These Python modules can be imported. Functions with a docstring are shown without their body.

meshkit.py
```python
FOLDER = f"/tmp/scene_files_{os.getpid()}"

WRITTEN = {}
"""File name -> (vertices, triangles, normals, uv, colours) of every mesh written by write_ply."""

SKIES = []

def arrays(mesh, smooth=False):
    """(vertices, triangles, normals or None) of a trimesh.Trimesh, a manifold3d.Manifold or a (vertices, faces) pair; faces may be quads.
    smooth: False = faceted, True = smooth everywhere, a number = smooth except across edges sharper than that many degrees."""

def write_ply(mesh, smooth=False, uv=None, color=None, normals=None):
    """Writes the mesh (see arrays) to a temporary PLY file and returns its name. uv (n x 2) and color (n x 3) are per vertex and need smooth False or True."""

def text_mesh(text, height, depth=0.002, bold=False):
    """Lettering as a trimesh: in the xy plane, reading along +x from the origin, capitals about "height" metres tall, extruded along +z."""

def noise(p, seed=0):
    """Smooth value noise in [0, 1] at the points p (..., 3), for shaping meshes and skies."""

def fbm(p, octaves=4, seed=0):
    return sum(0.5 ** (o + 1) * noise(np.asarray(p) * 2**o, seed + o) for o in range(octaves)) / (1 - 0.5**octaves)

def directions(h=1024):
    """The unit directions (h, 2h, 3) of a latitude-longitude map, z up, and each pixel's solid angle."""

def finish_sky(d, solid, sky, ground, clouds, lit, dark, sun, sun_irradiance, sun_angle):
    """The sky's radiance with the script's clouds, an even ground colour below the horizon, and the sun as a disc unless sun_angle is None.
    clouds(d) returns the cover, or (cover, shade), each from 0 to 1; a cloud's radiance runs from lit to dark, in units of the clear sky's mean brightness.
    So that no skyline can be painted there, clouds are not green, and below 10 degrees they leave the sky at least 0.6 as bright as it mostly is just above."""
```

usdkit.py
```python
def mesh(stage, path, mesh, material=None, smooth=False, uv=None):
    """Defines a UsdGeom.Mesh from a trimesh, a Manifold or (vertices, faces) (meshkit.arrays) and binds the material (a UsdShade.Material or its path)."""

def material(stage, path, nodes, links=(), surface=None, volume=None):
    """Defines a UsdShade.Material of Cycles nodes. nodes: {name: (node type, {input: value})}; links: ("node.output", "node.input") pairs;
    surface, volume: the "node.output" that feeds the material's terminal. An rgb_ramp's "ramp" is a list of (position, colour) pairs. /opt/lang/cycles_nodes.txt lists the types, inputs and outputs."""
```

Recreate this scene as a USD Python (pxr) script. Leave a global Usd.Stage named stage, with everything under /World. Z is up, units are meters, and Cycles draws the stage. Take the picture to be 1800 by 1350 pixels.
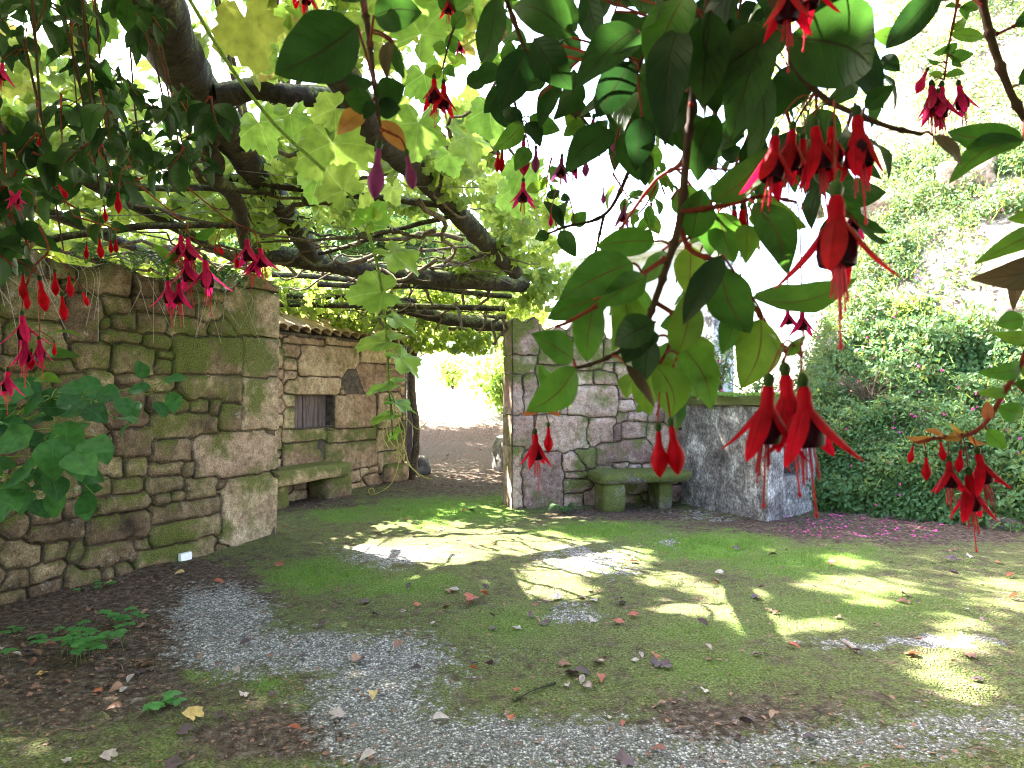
import math
import numpy as np
import shapely
from shapely.geometry import Polygon, Point, box as sbox
from shapely.ops import unary_union
from scipy.spatial import Delaunay
from pxr import Usd, UsdGeom, UsdLux, UsdShade, Gf, Sdf, Vt
import usdkit, meshkit

# ------------------------------------------------------------------ stage, camera, sky, sun, exposure
stage = Usd.Stage.CreateInMemory()
UsdGeom.Xform.Define(stage, '/World')
UsdGeom.Scope.Define(stage, '/World/Looks')
F, HY, H = 1200.0, 690.0, 1.5            # focal length and horizon row in photo pixels (1800 wide), eye height
cam = UsdGeom.Camera.Define(stage, '/World/camera')
cam.CreateHorizontalApertureAttr(36.0)
cam.CreateVerticalApertureAttr(27.0)
cam.CreateFocalLengthAttr(36.0 * F / 1800)
cam.CreateVerticalApertureOffsetAttr(0.3)
cam.CreateClippingRangeAttr((0.03, 5000.0))
cam.AddTranslateOp().Set((0, 0, H))
cam.AddRotateXOp().Set(90.0)
cam.CreateFStopAttr(16.0)
cam.CreateFocusDistanceAttr(3.0)
cam.CreateExposureAttr(4.0)

SUN_AZ = math.atan2(-0.80, 0.60)          # atan2(x, y) of the direction towards the sun
SUN_EL = math.radians(50)
SUN = np.array([math.sin(SUN_AZ) * math.cos(SUN_EL), math.cos(SUN_AZ) * math.cos(SUN_EL), math.sin(SUN_EL)])
usdkit.material(stage, '/World/Looks/sky', {
    's': ('sky_texture', {'sky_type': 'single_scattering', 'sun_disc': False, 'sun_elevation': SUN_EL, 'sun_rotation': SUN_AZ,
                          'air_density': 1.0, 'aerosol_density': 4.0, 'ozone_density': 1.0}),
    'b': ('background_shader', {'strength': 0.095})}, [('s.color', 'b.color')], surface='b.background')
dome = UsdLux.DomeLight.Define(stage, '/World/sky')
UsdShade.MaterialBindingAPI.Apply(dome.GetPrim()).Bind(UsdShade.Material.Get(stage, '/World/Looks/sky'))
dome.GetPrim().SetCustomDataByKey('kind', 'structure')
sun = UsdLux.DistantLight.Define(stage, '/World/sun')
sun.CreateNormalizeAttr(True)
sun.CreateIntensityAttr(1.25)
sun.CreateAngleAttr(0.5)
sun.CreateColorAttr((1.0, 0.95, 0.86))
_z = Gf.Vec3d(*map(float, SUN))
sun.AddTransformOp().Set(Gf.Matrix4d().SetRotate(Gf.Rotation(Gf.Vec3d(0, 0, 1), _z)))

# ------------------------------------------------------------------ helpers
rng = np.random.default_rng(11)
U = rng.uniform
fbm, noise = meshkit.fbm, meshkit.noise
A = np.array


def at(px, py, Z):
    return A([(px - 900) * Z / F, Z, H + (HY - py) * Z / F], float)


def gp(px, py):
    return at(px, py, H * F / (py - HY))


def unit(v):
    v = np.asarray(v, float)
    return v / (np.linalg.norm(v, axis=-1, keepdims=True) + 1e-12)


_count, _base = {}, {}


def newpath(parent, name):
    k = (parent, name)
    _count[k] = _count.get(k, -1) + 1
    return f'{parent}/{name}' + (f'_{_count[k]:03d}' if _count[k] else '')


def tag(p, label=None, cat=None, group=None, kind=None):
    for k, v in (('label', label), ('category', cat), ('group', group), ('kind', kind)):
        if v:
            p.SetCustomDataByKey(k, v)
    return p


def thing(name, label, cat, base=(0, 0, 0), group=None, kind=None):
    path = newpath('/World', name)
    x = UsdGeom.Xform.Define(stage, path)
    x.AddTranslateOp().Set(tuple(map(float, base)))
    _base[path] = np.asarray(base, float)
    tag(x.GetPrim(), label, cat, group, kind)
    return path


def obj(name, m, mat, parent='/World', smooth=40, label=None, cat=None, group=None, kind=None, uv=None, attrs=None):
    """One Mesh prim; vertices are given in world coordinates."""
    v, f = (np.asarray(m[0], float), np.asarray(m[1], int)) if isinstance(m, (tuple, list)) else (np.asarray(m.vertices), np.asarray(m.faces))
    b = _base.get(parent)
    if b is None and parent != '/World':
        b = _base.get(parent.rsplit('/', 1)[0])
    if b is None:
        b = np.zeros(3)
    path = newpath(parent, name)
    if uv is not None or attrs:
        smooth = True if smooth else False
    pm = usdkit.mesh(stage, path, (v - b, f), mat, smooth=smooth, uv=uv)
    for k, val in (attrs or {}).items():
        UsdGeom.PrimvarsAPI(pm).CreatePrimvar(k, Sdf.ValueTypeNames.FloatArray, 'vertex').Set(Vt.FloatArray.FromNumpy(np.broadcast_to(np.asarray(val, np.float32), (len(v),)).copy()))
    _base[path] = b
    tag(pm.GetPrim(), label, cat, group, kind)
    return path


class MB:
    """Collects pieces into one mesh."""
    def __init__(s):
        s.v, s.f, s.u, s.n = [], [], [], 0

    def add(s, v, f, uv=None):
        v, f = np.asarray(v, float), np.asarray(f, int)
        if f.shape[1] == 4:
            f = np.vstack([f[:, [0, 1, 2]], f[:, [0, 2, 3]]])
        s.v.append(v); s.f.append(f + s.n); s.n += len(v)
        s.u.append(np.zeros((len(v), 2)) if uv is None else uv)
        return s

    def mesh(s):
        return np.vstack(s.v), np.vstack(s.f)

    def uv(s):
        return np.vstack(s.u)


def spline(pts, n):
    p = np.asarray(pts, float)
    if len(p) == 2:
        return p[0] + (p[1] - p[0]) * np.linspace(0, 1, n)[:, None]
    q = np.vstack([2 * p[0] - p[1], p, 2 * p[-1] - p[-2]])
    t = np.linspace(0, len(p) - 1 - 1e-9, n)
    i = t.astype(int); t = (t - i)[:, None]
    a, b, c, d = q[i], q[i + 1], q[i + 2], q[i + 3]
    return 0.5 * (2 * b + (c - a) * t + (2 * a - 5 * b + 4 * c - d) * t ** 2 + (3 * b - a - 3 * c + d) * t ** 3)


def tube(pts, rad, sides=8, rough=0.0, seed=0, cap=True, freq=6.0):
    p = np.asarray(pts, float); n = len(p)
    r = np.broadcast_to(np.asarray(rad, float), (n,))
    t = unit(np.gradient(p, axis=0))
    a = np.zeros_like(p)
    ref = A([0, 0, 1.]) if abs(t[0, 2]) < 0.9 else A([1., 0, 0])
    a[0] = unit(np.cross(t[0], ref))
    for i in range(1, n):
        a[i] = unit(a[i - 1] - t[i] * (a[i - 1] @ t[i]))
    b = np.cross(t, a)
    ang = np.arange(sides) * 2 * np.pi / sides
    d = np.cos(ang)[None, :, None] * a[:, None] + np.sin(ang)[None, :, None] * b[:, None]
    rr = r[:, None] * np.ones(sides)
    if rough:
        rr = rr * (1 + rough * 2 * (fbm((p[:, None] + d * r[:, None, None]) * freq + seed * 7.3, 3, seed) - 0.5))
    v = (p[:, None] + d * rr[..., None]).reshape(-1, 3)
    i, j = np.meshgrid(np.arange(n - 1), np.arange(sides), indexing='ij')
    q = np.stack([i * sides + j, i * sides + (j + 1) % sides, (i + 1) * sides + (j + 1) % sides, (i + 1) * sides + j], -1).reshape(-1, 4)
    f = np.vstack([q[:, [0, 1, 2]], q[:, [0, 2, 3]]])
    if cap:
        v = np.vstack([v, p[0], p[-1]])
        k = np.arange(sides); k2 = (k + 1) % sides
        f = np.vstack([f, np.stack([k2, k, np.full(sides, n * sides)], 1), np.stack([(n - 1) * sides + k, (n - 1) * sides + k2, np.full(sides, n * sides + 1)], 1)])
    return v, f


def revolve(top, axis, prof, sides=12, wob=0.0):
    """prof: (distance along axis, radius) pairs."""
    prof = np.asarray(prof, float)
    axis = unit(axis)
    a = unit(np.cross(axis, [0.3, 1, 0.2])); b = np.cross(axis, a)
    ang = np.arange(sides) * 2 * np.pi / sides
    d = np.cos(ang)[:, None] * a + np.sin(ang)[:, None] * b
    w = 1 + wob * np.cos(4 * ang)
    v = (np.asarray(top) + prof[:, :1, None].reshape(-1, 1, 1) * axis + prof[:, 1].reshape(-1, 1, 1) * (d * w[:, None])[None]).reshape(-1, 3)
    n = len(prof)
    i, j = np.meshgrid(np.arange(n - 1), np.arange(sides), indexing='ij')
    q = np.stack([i * sides + j, (i + 1) * sides + j, (i + 1) * sides + (j + 1) % sides, i * sides + (j + 1) % sides], -1).reshape(-1, 4)
    return v, np.vstack([q[:, [0, 1, 2]], q[:, [0, 2, 3]]])


def rbox(c, size, rough=0.015, seed=0, rot=0.0, sub=0.12, soft=0.03):
    """A worn stone block: a subdivided box with softened edges and displaced faces. c: centre, size: x, y, z extents."""
    size = np.asarray(size, float)
    n = np.clip((size / sub).astype(int), 2, 14)
    vs, fs, k = [], [], 0
    for ax in range(3):
        o = [i for i in range(3) if i != ax]
        gu, gv = np.meshgrid(np.linspace(-.5, .5, n[o[0]] + 1), np.linspace(-.5, .5, n[o[1]] + 1), indexing='ij')
        for s in (-.5, .5):
            p = np.zeros(gu.shape + (3,)); p[..., ax] = s; p[..., o[0]] = gu; p[..., o[1]] = gv
            m, l = gu.shape
            i, j = np.meshgrid(np.arange(m - 1), np.arange(l - 1), indexing='ij')
            q = np.stack([i * l + j, (i + 1) * l + j, (i + 1) * l + j + 1, i * l + j + 1], -1).reshape(-1, 4)
            if (s > 0) != (ax != 1):
                q = q[:, ::-1]
            vs.append(p.reshape(-1, 3)); fs.append(q + k); k += m * l
    p = np.vstack(vs) * size; f = np.vstack(fs)
    inner = size / 2 - np.minimum(soft, size / 2.2)
    cl = np.clip(p, -inner, inner)
    d = p - cl
    p = cl + d / np.maximum(1, np.linalg.norm(d, axis=1, keepdims=True) / np.minimum(soft, size.min() / 2.2))
    cth, sth = math.cos(rot), math.sin(rot)
    R = A([[cth, -sth, 0], [sth, cth, 0], [0, 0, 1]])
    w = p @ R.T + np.asarray(c, float)
    dirn = unit(p / size)
    w = w + (dirn @ R.T) * ((fbm(w * 5 + seed * 3.1, 3, seed) - .5) * 2 * rough)[:, None]
    import trimesh
    t = trimesh.Trimesh(w, np.vstack([f[:, [0, 1, 2]], f[:, [0, 2, 3]]]), process=False)
    t.merge_vertices(digits_vertex=5)
    return np.array(t.vertices), np.array(t.faces)


# sun patches of the photograph on the ground: foliage keeps clear of the sun rays that make them
PATCH = []
for (x, y, w, h) in [(x_, y_, w_ * 1.25, h_ * 1.25) for x_, y_, w_, h_ in [(705, 978, 95, 26), (880, 952, 120, 18), (1040, 975, 90, 22), (985, 1010, 60, 16), (990, 1045, 70, 13), (905, 1022, 45, 8),
                     (1180, 1022, 55, 14), (1200, 1075, 55, 14), (1300, 1075, 55, 15), (1345, 1108, 50, 16), (1430, 1100, 60, 11), (1290, 1045, 60, 12),
                     (1500, 1028, 80, 13), (1490, 990, 35, 8), (1660, 1185, 55, 20), (1690, 1215, 50, 15), (1680, 1125, 38, 12), (1700, 1095, 45, 9), (1785, 1030, 35, 12), (1785, 1065, 35, 12),
                     (1540, 1060, 40, 7), (1700, 1148, 120, 7), (800, 990, 60, 8)]]:
    c = gp(x, y); r0 = gp(x + w, y)[0] - c[0]; r1 = gp(x, y - h)[1] - c[1]
    PATCH.append((c[0], c[1], r0, r1))
PATCH = A(PATCH)


def lit_ray(p, grow=1.0):
    """True for points that would shade one of the photograph's sun patches."""
    p = np.asarray(p)
    g = p[:, :2] - SUN[None, :2] * (p[:, 2:] / SUN[2])
    d = ((g[:, None, 0] - PATCH[None, :, 0]) / (PATCH[None, :, 2] + .05 * grow)) ** 2 + ((g[:, None, 1] - PATCH[None, :, 1]) / (PATCH[None, :, 3] + .05 * grow)) ** 2
    return (d < 1).any(1)


# ------------------------------------------------------------------ materials
def L(name):
    return '/World/Looks/' + name


def stone_mat(name, cols, moss=0.0, lichen=0.5, dark=1.0):
    """Granite: two-tone blotches, speckle, pale lichen spots, moss by the mesh's own moss value, upward faces and noise."""
    c0, c1, c2 = cols
    usdkit.material(stage, L(name), {
        'g': ('geometry', {}), 'oi': ('object_info', {}),
        'n1': ('noise_texture', {'scale': 2.6, 'detail': 5, 'roughness': .6}),
        'r1': ('rgb_ramp', {'ramp': [(.3, c0), (.5, c1), (.7, c2)]}),
        'n2': ('noise_texture', {'scale': 85, 'detail': 3, 'roughness': .7}),
        'r2': ('rgb_ramp', {'ramp': [(.3, (.35, .35, .35)), (.5, (.9, .9, .9)), (.68, (1.5, 1.5, 1.5))]}),
        'm1': ('mix', {'mix_type': 'multiply', 'fac': .9}),
        'n6': ('noise_texture', {'scale': 14, 'detail': 4, 'roughness': .65}),
        'r6': ('rgb_ramp', {'ramp': [(.35, (.5, .46, .42)), (.6, (1.15, 1.12, 1.08))]}),
        'm6': ('mix', {'mix_type': 'multiply', 'fac': .85}),
        'ov': ('map_range', {'from_min': 0, 'from_max': 1, 'to_min': .72 * dark, 'to_max': 1.25 * dark}),
        'oh': ('map_range', {'from_min': 0, 'from_max': 1, 'to_min': .485, 'to_max': .51}),
        'h': ('hsv', {'saturation': 1.0}),
        'n3': ('noise_texture', {'scale': 9, 'detail': 6, 'roughness': .75}),
        'r3': ('rgb_ramp', {'ramp': [(.62 - .05 * lichen, (0, 0, 0)), (.68, (lichen,) * 3)]}),
        'm2': ('mix', {'color2': (.42, .41, .36)}),
        'am': ('attribute', {'attribute': 'moss'}),
        'n4': ('noise_texture', {'scale': 2.4, 'detail': 6, 'roughness': .65}),
        'sx': ('separate_xyz', {}),
        'a1': ('math', {'math_type': 'multiply_add', 'value2': .14, 'value3': moss + .035}),
        'a2': ('math', {'math_type': 'add'}), 'a3': ('math', {'math_type': 'add'}),
        'r4': ('rgb_ramp', {'ramp': [(.52, (0, 0, 0)), (.66, (.9, .9, .9))]}),
        'n5': ('noise_texture', {'scale': 120, 'detail': 3}),
        'r5': ('rgb_ramp', {'ramp': [(.3, (.02, .026, .005)), (.52, (.08, .095, .015)), (.72, (.18, .20, .03))]}),
        'm3': ('mix', {}),
        'bh': ('mix', {'mix_type': 'mix', 'fac': .45}),
        'b': ('bump', {'strength': 1.0, 'distance': .03}),
        'p': ('principled_bsdf', {'roughness': .92, 'specular_ior_level': .25})},
        [('g.position', 'n1.vector'), ('g.position', 'n2.vector'), ('g.position', 'n3.vector'), ('g.position', 'n4.vector'), ('g.position', 'n5.vector'), ('g.position', 'n6.vector'),
         ('n1.fac', 'r1.fac'), ('n2.fac', 'r2.fac'), ('r1.color', 'm1.color1'), ('r2.color', 'm1.color2'),
         ('n6.fac', 'r6.fac'), ('m1.color', 'm6.color1'), ('r6.color', 'm6.color2'),
         ('oi.random', 'ov.value'), ('oi.random', 'oh.value'), ('ov.result', 'h.value'), ('oh.result', 'h.hue'), ('m6.color', 'h.color'),
         ('n3.fac', 'r3.fac'), ('r3.color', 'm2.fac'), ('h.color', 'm2.color1'),
         ('g.normal', 'sx.vector'), ('sx.z', 'a1.value1'), ('a1.value', 'a2.value1'), ('am.fac', 'a2.value2'), ('a2.value', 'a3.value1'), ('n4.fac', 'a3.value2'),
         ('a3.value', 'r4.fac'), ('n5.fac', 'r5.fac'), ('r4.color', 'm3.fac'), ('m2.color', 'm3.color1'), ('r5.color', 'm3.color2'),
         ('n2.fac', 'bh.color1'), ('n6.fac', 'bh.color2'), ('bh.color', 'b.height'), ('b.normal', 'p.normal'), ('m3.color', 'p.base_color')], surface='p.BSDF')
    return L(name)


M = {}
M['wall_stone'] = stone_mat('wall_stone', [(.065, .047, .027), (.19, .137, .08), (.32, .24, .15)], lichen=.5)
M['pillar_stone'] = stone_mat('pillar_stone', [(.22, .15, .10), (.38, .275, .19), (.48, .37, .27)], lichen=.5)
M['pink_stone'] = stone_mat('pink_stone', [(.22, .145, .115), (.38, .255, .21), (.46, .36, .31)], lichen=.8)
M['house_stone'] = stone_mat('house_stone', [(.24, .15, .085), (.38, .26, .15), (.50, .37, .23)], lichen=.45)
M['grey_stone'] = stone_mat('grey_stone', [(.10, .09, .075), (.2, .18, .15), (.3, .27, .22)], lichen=.7)


def simple(name, cols, scale=8, rough=.85, bump=.4, stretch=(1, 1, 1), detail=5, spec=.3, dist=.01):
    n = len(cols)
    usdkit.material(stage, L(name), {
        'g': ('geometry', {}), 'mp': ('mapping', {'scale': stretch}),
        'n': ('noise_texture', {'scale': scale, 'detail': detail, 'roughness': .65}),
        'r': ('rgb_ramp', {'ramp': [(.3 + .4 * i / max(1, n - 1), c) for i, c in enumerate(cols)]}),
        'b': ('bump', {'strength': bump, 'distance': dist}),
        'p': ('principled_bsdf', {'roughness': rough, 'specular_ior_level': spec})},
        [('g.position', 'mp.vector'), ('mp.vector', 'n.vector'), ('n.fac', 'r.fac'), ('r.color', 'p.base_color'), ('n.fac', 'b.height'), ('b.normal', 'p.normal')], surface='p.BSDF')
    M[name] = L(name)


simple('mortar', [(.02, .015, .01), (.065, .048, .033), (.12, .09, .065)], 14, .95, .8)
simple('old_wood', [(.05, .035, .03), (.13, .095, .08), (.2, .16, .14)], 6, .85, .5, (8, 8, 1))
simple('window_board', [(.07, .045, .04), (.15, .10, .09), (.21, .155, .14)], 5, .85, .5, (7, 7, 1))
simple('iron', [(.06, .05, .05), (.16, .13, .12)], 30, .7, .2)
simple('whitewash', [(.35, .34, .32), (.7, .7, .68), (.8, .8, .79)], 5, .9, .3)
simple('tile', [(.13, .09, .05), (.30, .20, .115), (.40, .29, .18)], 7, .9, .4)
simple('rock', [(.03, .028, .025), (.09, .085, .075), (.2, .19, .17)], 7, .9, .8)
simple('soil', [(.02, .013, .008), (.05, .033, .022), (.1, .07, .05)], 30, .95, .8)
simple('white_scrap', [(.7, .7, .7), (.85, .85, .85)], 40, .6, .1)  # white for the sunlit gap at the wall foot
simple('dark_hole', [(.006, .006, .006), (.012, .01, .01)], 20, 1, .1)


def bark(name, c, mossy):
    usdkit.material(stage, L(name), {
        'g': ('geometry', {}),
        'n': ('noise_texture', {'scale': 16, 'detail': 6, 'roughness': .7, 'distortion': 1.2}),
        'r': ('rgb_ramp', {'ramp': [(.3, tuple(.25 * k for k in c)), (.5, c), (.7, tuple(1.9 * k for k in c))]}),
        'n2': ('noise_texture', {'scale': 7, 'detail': 6, 'roughness': .7}), 'sx': ('separate_xyz', {}),
        'a1': ('math', {'math_type': 'multiply_add', 'value2': .18, 'value3': mossy}), 'a2': ('math', {'math_type': 'add'}),
        'r2': ('rgb_ramp', {'ramp': [(.5, (0, 0, 0)), (.64, (.85, .85, .85))]}),
        'n3': ('noise_texture', {'scale': 60, 'detail': 3}),
        'r3': ('rgb_ramp', {'ramp': [(.3, (.03, .035, .01)), (.5, (.09, .1, .03)), (.7, (.2, .21, .12))]}),
        'm': ('mix', {}), 'b': ('bump', {'strength': .9, 'distance': .02}),
        'p': ('principled_bsdf', {'roughness': .95, 'specular_ior_level': .15})},
        [('g.position', 'n.vector'), ('g.position', 'n2.vector'), ('g.position', 'n3.vector'), ('n.fac', 'r.fac'), ('g.normal', 'sx.vector'), ('sx.z', 'a1.value1'),
         ('a1.value', 'a2.value1'), ('n2.fac', 'a2.value2'), ('a2.value', 'r2.fac'), ('n3.fac', 'r3.fac'), ('r2.color', 'm.fac'), ('r.color', 'm.color1'), ('r3.color', 'm.color2'),
         ('m.color', 'p.base_color'), ('n.fac', 'b.height'), ('b.normal', 'p.normal')], surface='p.BSDF')
    M[name] = L(name)


bark('bark', (.028, .021, .016), .05)
bark('cane_bark', (.085, .06, .04), -.05)


def leaf_mat(name, cols, trans, tfac=.45, rough=.45, vein=None, spec=.4, nscale=35, palm=None):
    """Leaf: colour by object and island, translucent. vein: colour of midrib and side veins drawn in the leaf's own uv."""
    n = len(cols)
    nodes = {
        'g': ('geometry', {}), 'oi': ('object_info', {}), 'sum': ('math', {'math_type': 'add'}), 'fr': ('math', {'math_type': 'fraction'}),
        'r': ('rgb_ramp', {'ramp': [(i / max(1, n - 1), c) for i, c in enumerate(cols)]}),
        'rt': ('rgb_ramp', {'ramp': [(i / max(1, len(trans) - 1), c) for i, c in enumerate(trans)]}),
        'n': ('noise_texture', {'scale': nscale, 'detail': 3}),
        'rn': ('rgb_ramp', {'ramp': [(.22, (.45, .4, .3)), (.34, (.78, .78, .78)), (.7, (1.25, 1.22, 1.15))]}),
        'm': ('mix', {'mix_type': 'multiply', 'fac': 1.}), 'mt': ('mix', {'mix_type': 'multiply', 'fac': .8}),
        'p': ('principled_bsdf', {'roughness': rough, 'specular_ior_level': spec}), 't': ('translucent_bsdf', {}), 'x': ('mix_closure', {'fac': tfac})}
    links = [('g.random_per_island', 'sum.value1'), ('oi.random', 'sum.value2'), ('sum.value', 'fr.value1'), ('fr.value', 'r.fac'), ('fr.value', 'rt.fac'), ('g.position', 'n.vector'), ('n.fac', 'rn.fac'),
             ('r.color', 'm.color1'), ('rn.color', 'm.color2'), ('rt.color', 'mt.color1'), ('rn.color', 'mt.color2'),
             ('p.BSDF', 'x.closure1'), ('t.BSDF', 'x.closure2')]
    last, lt = 'm.color', 'mt.color'
    if vein:
        nodes |= {'uv': ('attribute', {'attribute': 'st'}), 'su': ('separate_xyz', {}), 'c': ('math', {'math_type': 'subtract', 'value2': .5}), 'ab': ('math', {'math_type': 'absolute'}),
                  'mr': ('rgb_ramp', {'ramp': [(0, (.85, .85, .85)), (.012, (.7, .7, .7)), (.026, (0, 0, 0))]}),
                  'w1': ('math', {'math_type': 'multiply_add', 'value2': -.55}), 'w2': ('math', {'math_type': 'multiply', 'value2': 8.}), 'w3': ('math', {'math_type': 'fraction'}),
                  'sv': ('rgb_ramp', {'ramp': [(0, (.5, .5, .5)), (.08, (0, 0, 0)), (.92, (0, 0, 0)), (1, (.5, .5, .5))]}),
                  'mx': ('mix', {'mix_type': 'lighten', 'fac': 1.}), 'v': ('mix', {'color2': vein}), 'vt': ('mix', {'color2': tuple(k * .8 for k in vein)}),
                  'b': ('bump', {'strength': .6, 'distance': .003})}
        links += [('uv.vector', 'su.vector'), ('su.y', 'c.value1'), ('c.value', 'ab.value1'), ('ab.value', 'mr.fac'), ('ab.value', 'w1.value1'), ('su.x', 'w1.value3'), ('w1.value', 'w2.value1'),
                  ('w2.value', 'w3.value1'), ('w3.value', 'sv.fac'), ('mr.color', 'mx.color1'), ('sv.color', 'mx.color2'), ('mr.color', 'v.fac'), ('mr.color', 'vt.fac'), (last, 'v.color1'), (lt, 'vt.color1'),
                  ('mx.color', 'b.height'), ('b.normal', 'p.normal')]
        last, lt = 'v.color', 'vt.color'
    if palm:
        nodes |= {'uv': ('attribute', {'attribute': 'st'}), 'su': ('separate_xyz', {}), 'an': ('math', {'math_type': 'arctan2'}), 'a2': ('math', {'math_type': 'multiply', 'value2': 2.5}), 'si': ('math', {'math_type': 'sine'}), 'ab': ('math', {'math_type': 'absolute'}),
                  'le': ('vector_math', {'math_type': 'length'}), 'ds': ('math', {'math_type': 'multiply'}), 'nv': ('noise_texture', {'scale': 90, 'detail': 2}),
                  'mr': ('rgb_ramp', {'ramp': [(0, (.45, .45, .45)), (.012, (.3, .3, .3)), (.035, (0, 0, 0))]}), 'v': ('mix', {'color2': palm}), 'vt': ('mix', {'color2': palm}), 'b': ('bump', {'strength': .5, 'distance': .004})}
        links += [('uv.vector', 'su.vector'), ('su.x', 'an.value1'), ('su.y', 'an.value2'), ('an.value', 'a2.value1'), ('a2.value', 'si.value1'), ('si.value', 'ab.value1'), ('uv.vector', 'le.vector1'), ('le.value', 'ds.value1'), ('ab.value', 'ds.value2'), ('ds.value', 'mr.fac'),
                  ('mr.color', 'v.fac'), ('mr.color', 'vt.fac'), (last, 'v.color1'), (lt, 'vt.color1'), ('mr.color', 'b.height'), ('b.normal', 'p.normal')]
        last, lt = 'v.color', 'vt.color'
    links += [(last, 'p.base_color'), (lt, 't.color')]
    usdkit.material(stage, L(name), nodes, links, surface='x.closure')
    M[name] = L(name)


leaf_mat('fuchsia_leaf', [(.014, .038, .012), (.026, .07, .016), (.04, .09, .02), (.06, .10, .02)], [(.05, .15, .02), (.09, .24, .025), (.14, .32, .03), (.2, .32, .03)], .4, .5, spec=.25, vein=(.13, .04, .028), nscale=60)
leaf_mat('fuchsia_leaf_dark', [(.008, .02, .010), (.012, .03, .012), (.02, .045, .015)], [(.015, .05, .012), (.03, .09, .015), (.05, .14, .02)], .3, .5, spec=.2, vein=(.04, .025, .02), nscale=60)  # shaded copy of the fuchsia leaf: backlit silhouette darkness put into the colour
leaf_mat('fuchsia_leaf_red', [(.22, .06, .03), (.26, .12, .04)], [(.5, .12, .05), (.55, .3, .06)], .4, .45, vein=(.3, .04, .04))
leaf_mat('fuchsia_leaf_dry', [(.06, .035, .025), (.12, .08, .05)], [(.1, .05, .03)], .2, .6, vein=(.1, .05, .03))
leaf_mat('far_fuchsia_leaf', [(.03, .07, .03), (.05, .12, .05), (.07, .14, .06)], [(.12, .25, .05), (.2, .35, .08)], .4, .45)
leaf_mat('vine_leaf', [(.05, .11, .02), (.08, .15, .025), (.13, .17, .03), (.06, .13, .02), (.20, .13, .04)],
         [(.24, .40, .05), (.34, .48, .07), (.56, .58, .12), (.28, .42, .06), (.62, .42, .12)], .5, .5)
leaf_mat('shoot_leaf', [(.09, .19, .03), (.12, .23, .04)], [(.22, .42, .06), (.28, .46, .08), (.38, .49, .09)], .55, .5, palm=(.44, .52, .22))
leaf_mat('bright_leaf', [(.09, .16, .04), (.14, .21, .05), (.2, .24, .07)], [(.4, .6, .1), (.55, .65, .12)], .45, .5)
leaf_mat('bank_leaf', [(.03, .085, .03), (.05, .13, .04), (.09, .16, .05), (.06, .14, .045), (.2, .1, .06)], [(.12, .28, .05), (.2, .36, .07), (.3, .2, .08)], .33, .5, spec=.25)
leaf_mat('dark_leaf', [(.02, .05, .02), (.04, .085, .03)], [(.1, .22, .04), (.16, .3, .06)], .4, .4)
leaf_mat('shrub_leaf', [(.014, .05, .014), (.024, .085, .022), (.045, .13, .03)], [(.05, .18, .03), (.08, .24, .04)], .25, .7, spec=.15, vein=(.05, .14, .06))
leaf_mat('fern_leaf', [(.04, .10, .03), (.06, .14, .04)], [(.15, .3, .06)], .4, .5)
leaf_mat('weed_leaf', [(.05, .17, .04), (.07, .22, .05)], [(.15, .4, .07)], .35, .5)
leaf_mat('grass_blade', [(.05, .11, .02), (.08, .16, .025), (.13, .17, .04)], [(.15, .3, .04), (.25, .38, .06)], .4, .6)
leaf_mat('dead_leaf', [(.12, .055, .035), (.22, .10, .06), (.30, .19, .13), (.19, .06, .045)], [(.2, .1, .05)], .15, .6, nscale=50)
leaf_mat('dead_leaf_red', [(.30, .07, .04), (.36, .11, .05)], [(.4, .12, .06)], .15, .6, nscale=50)
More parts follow.
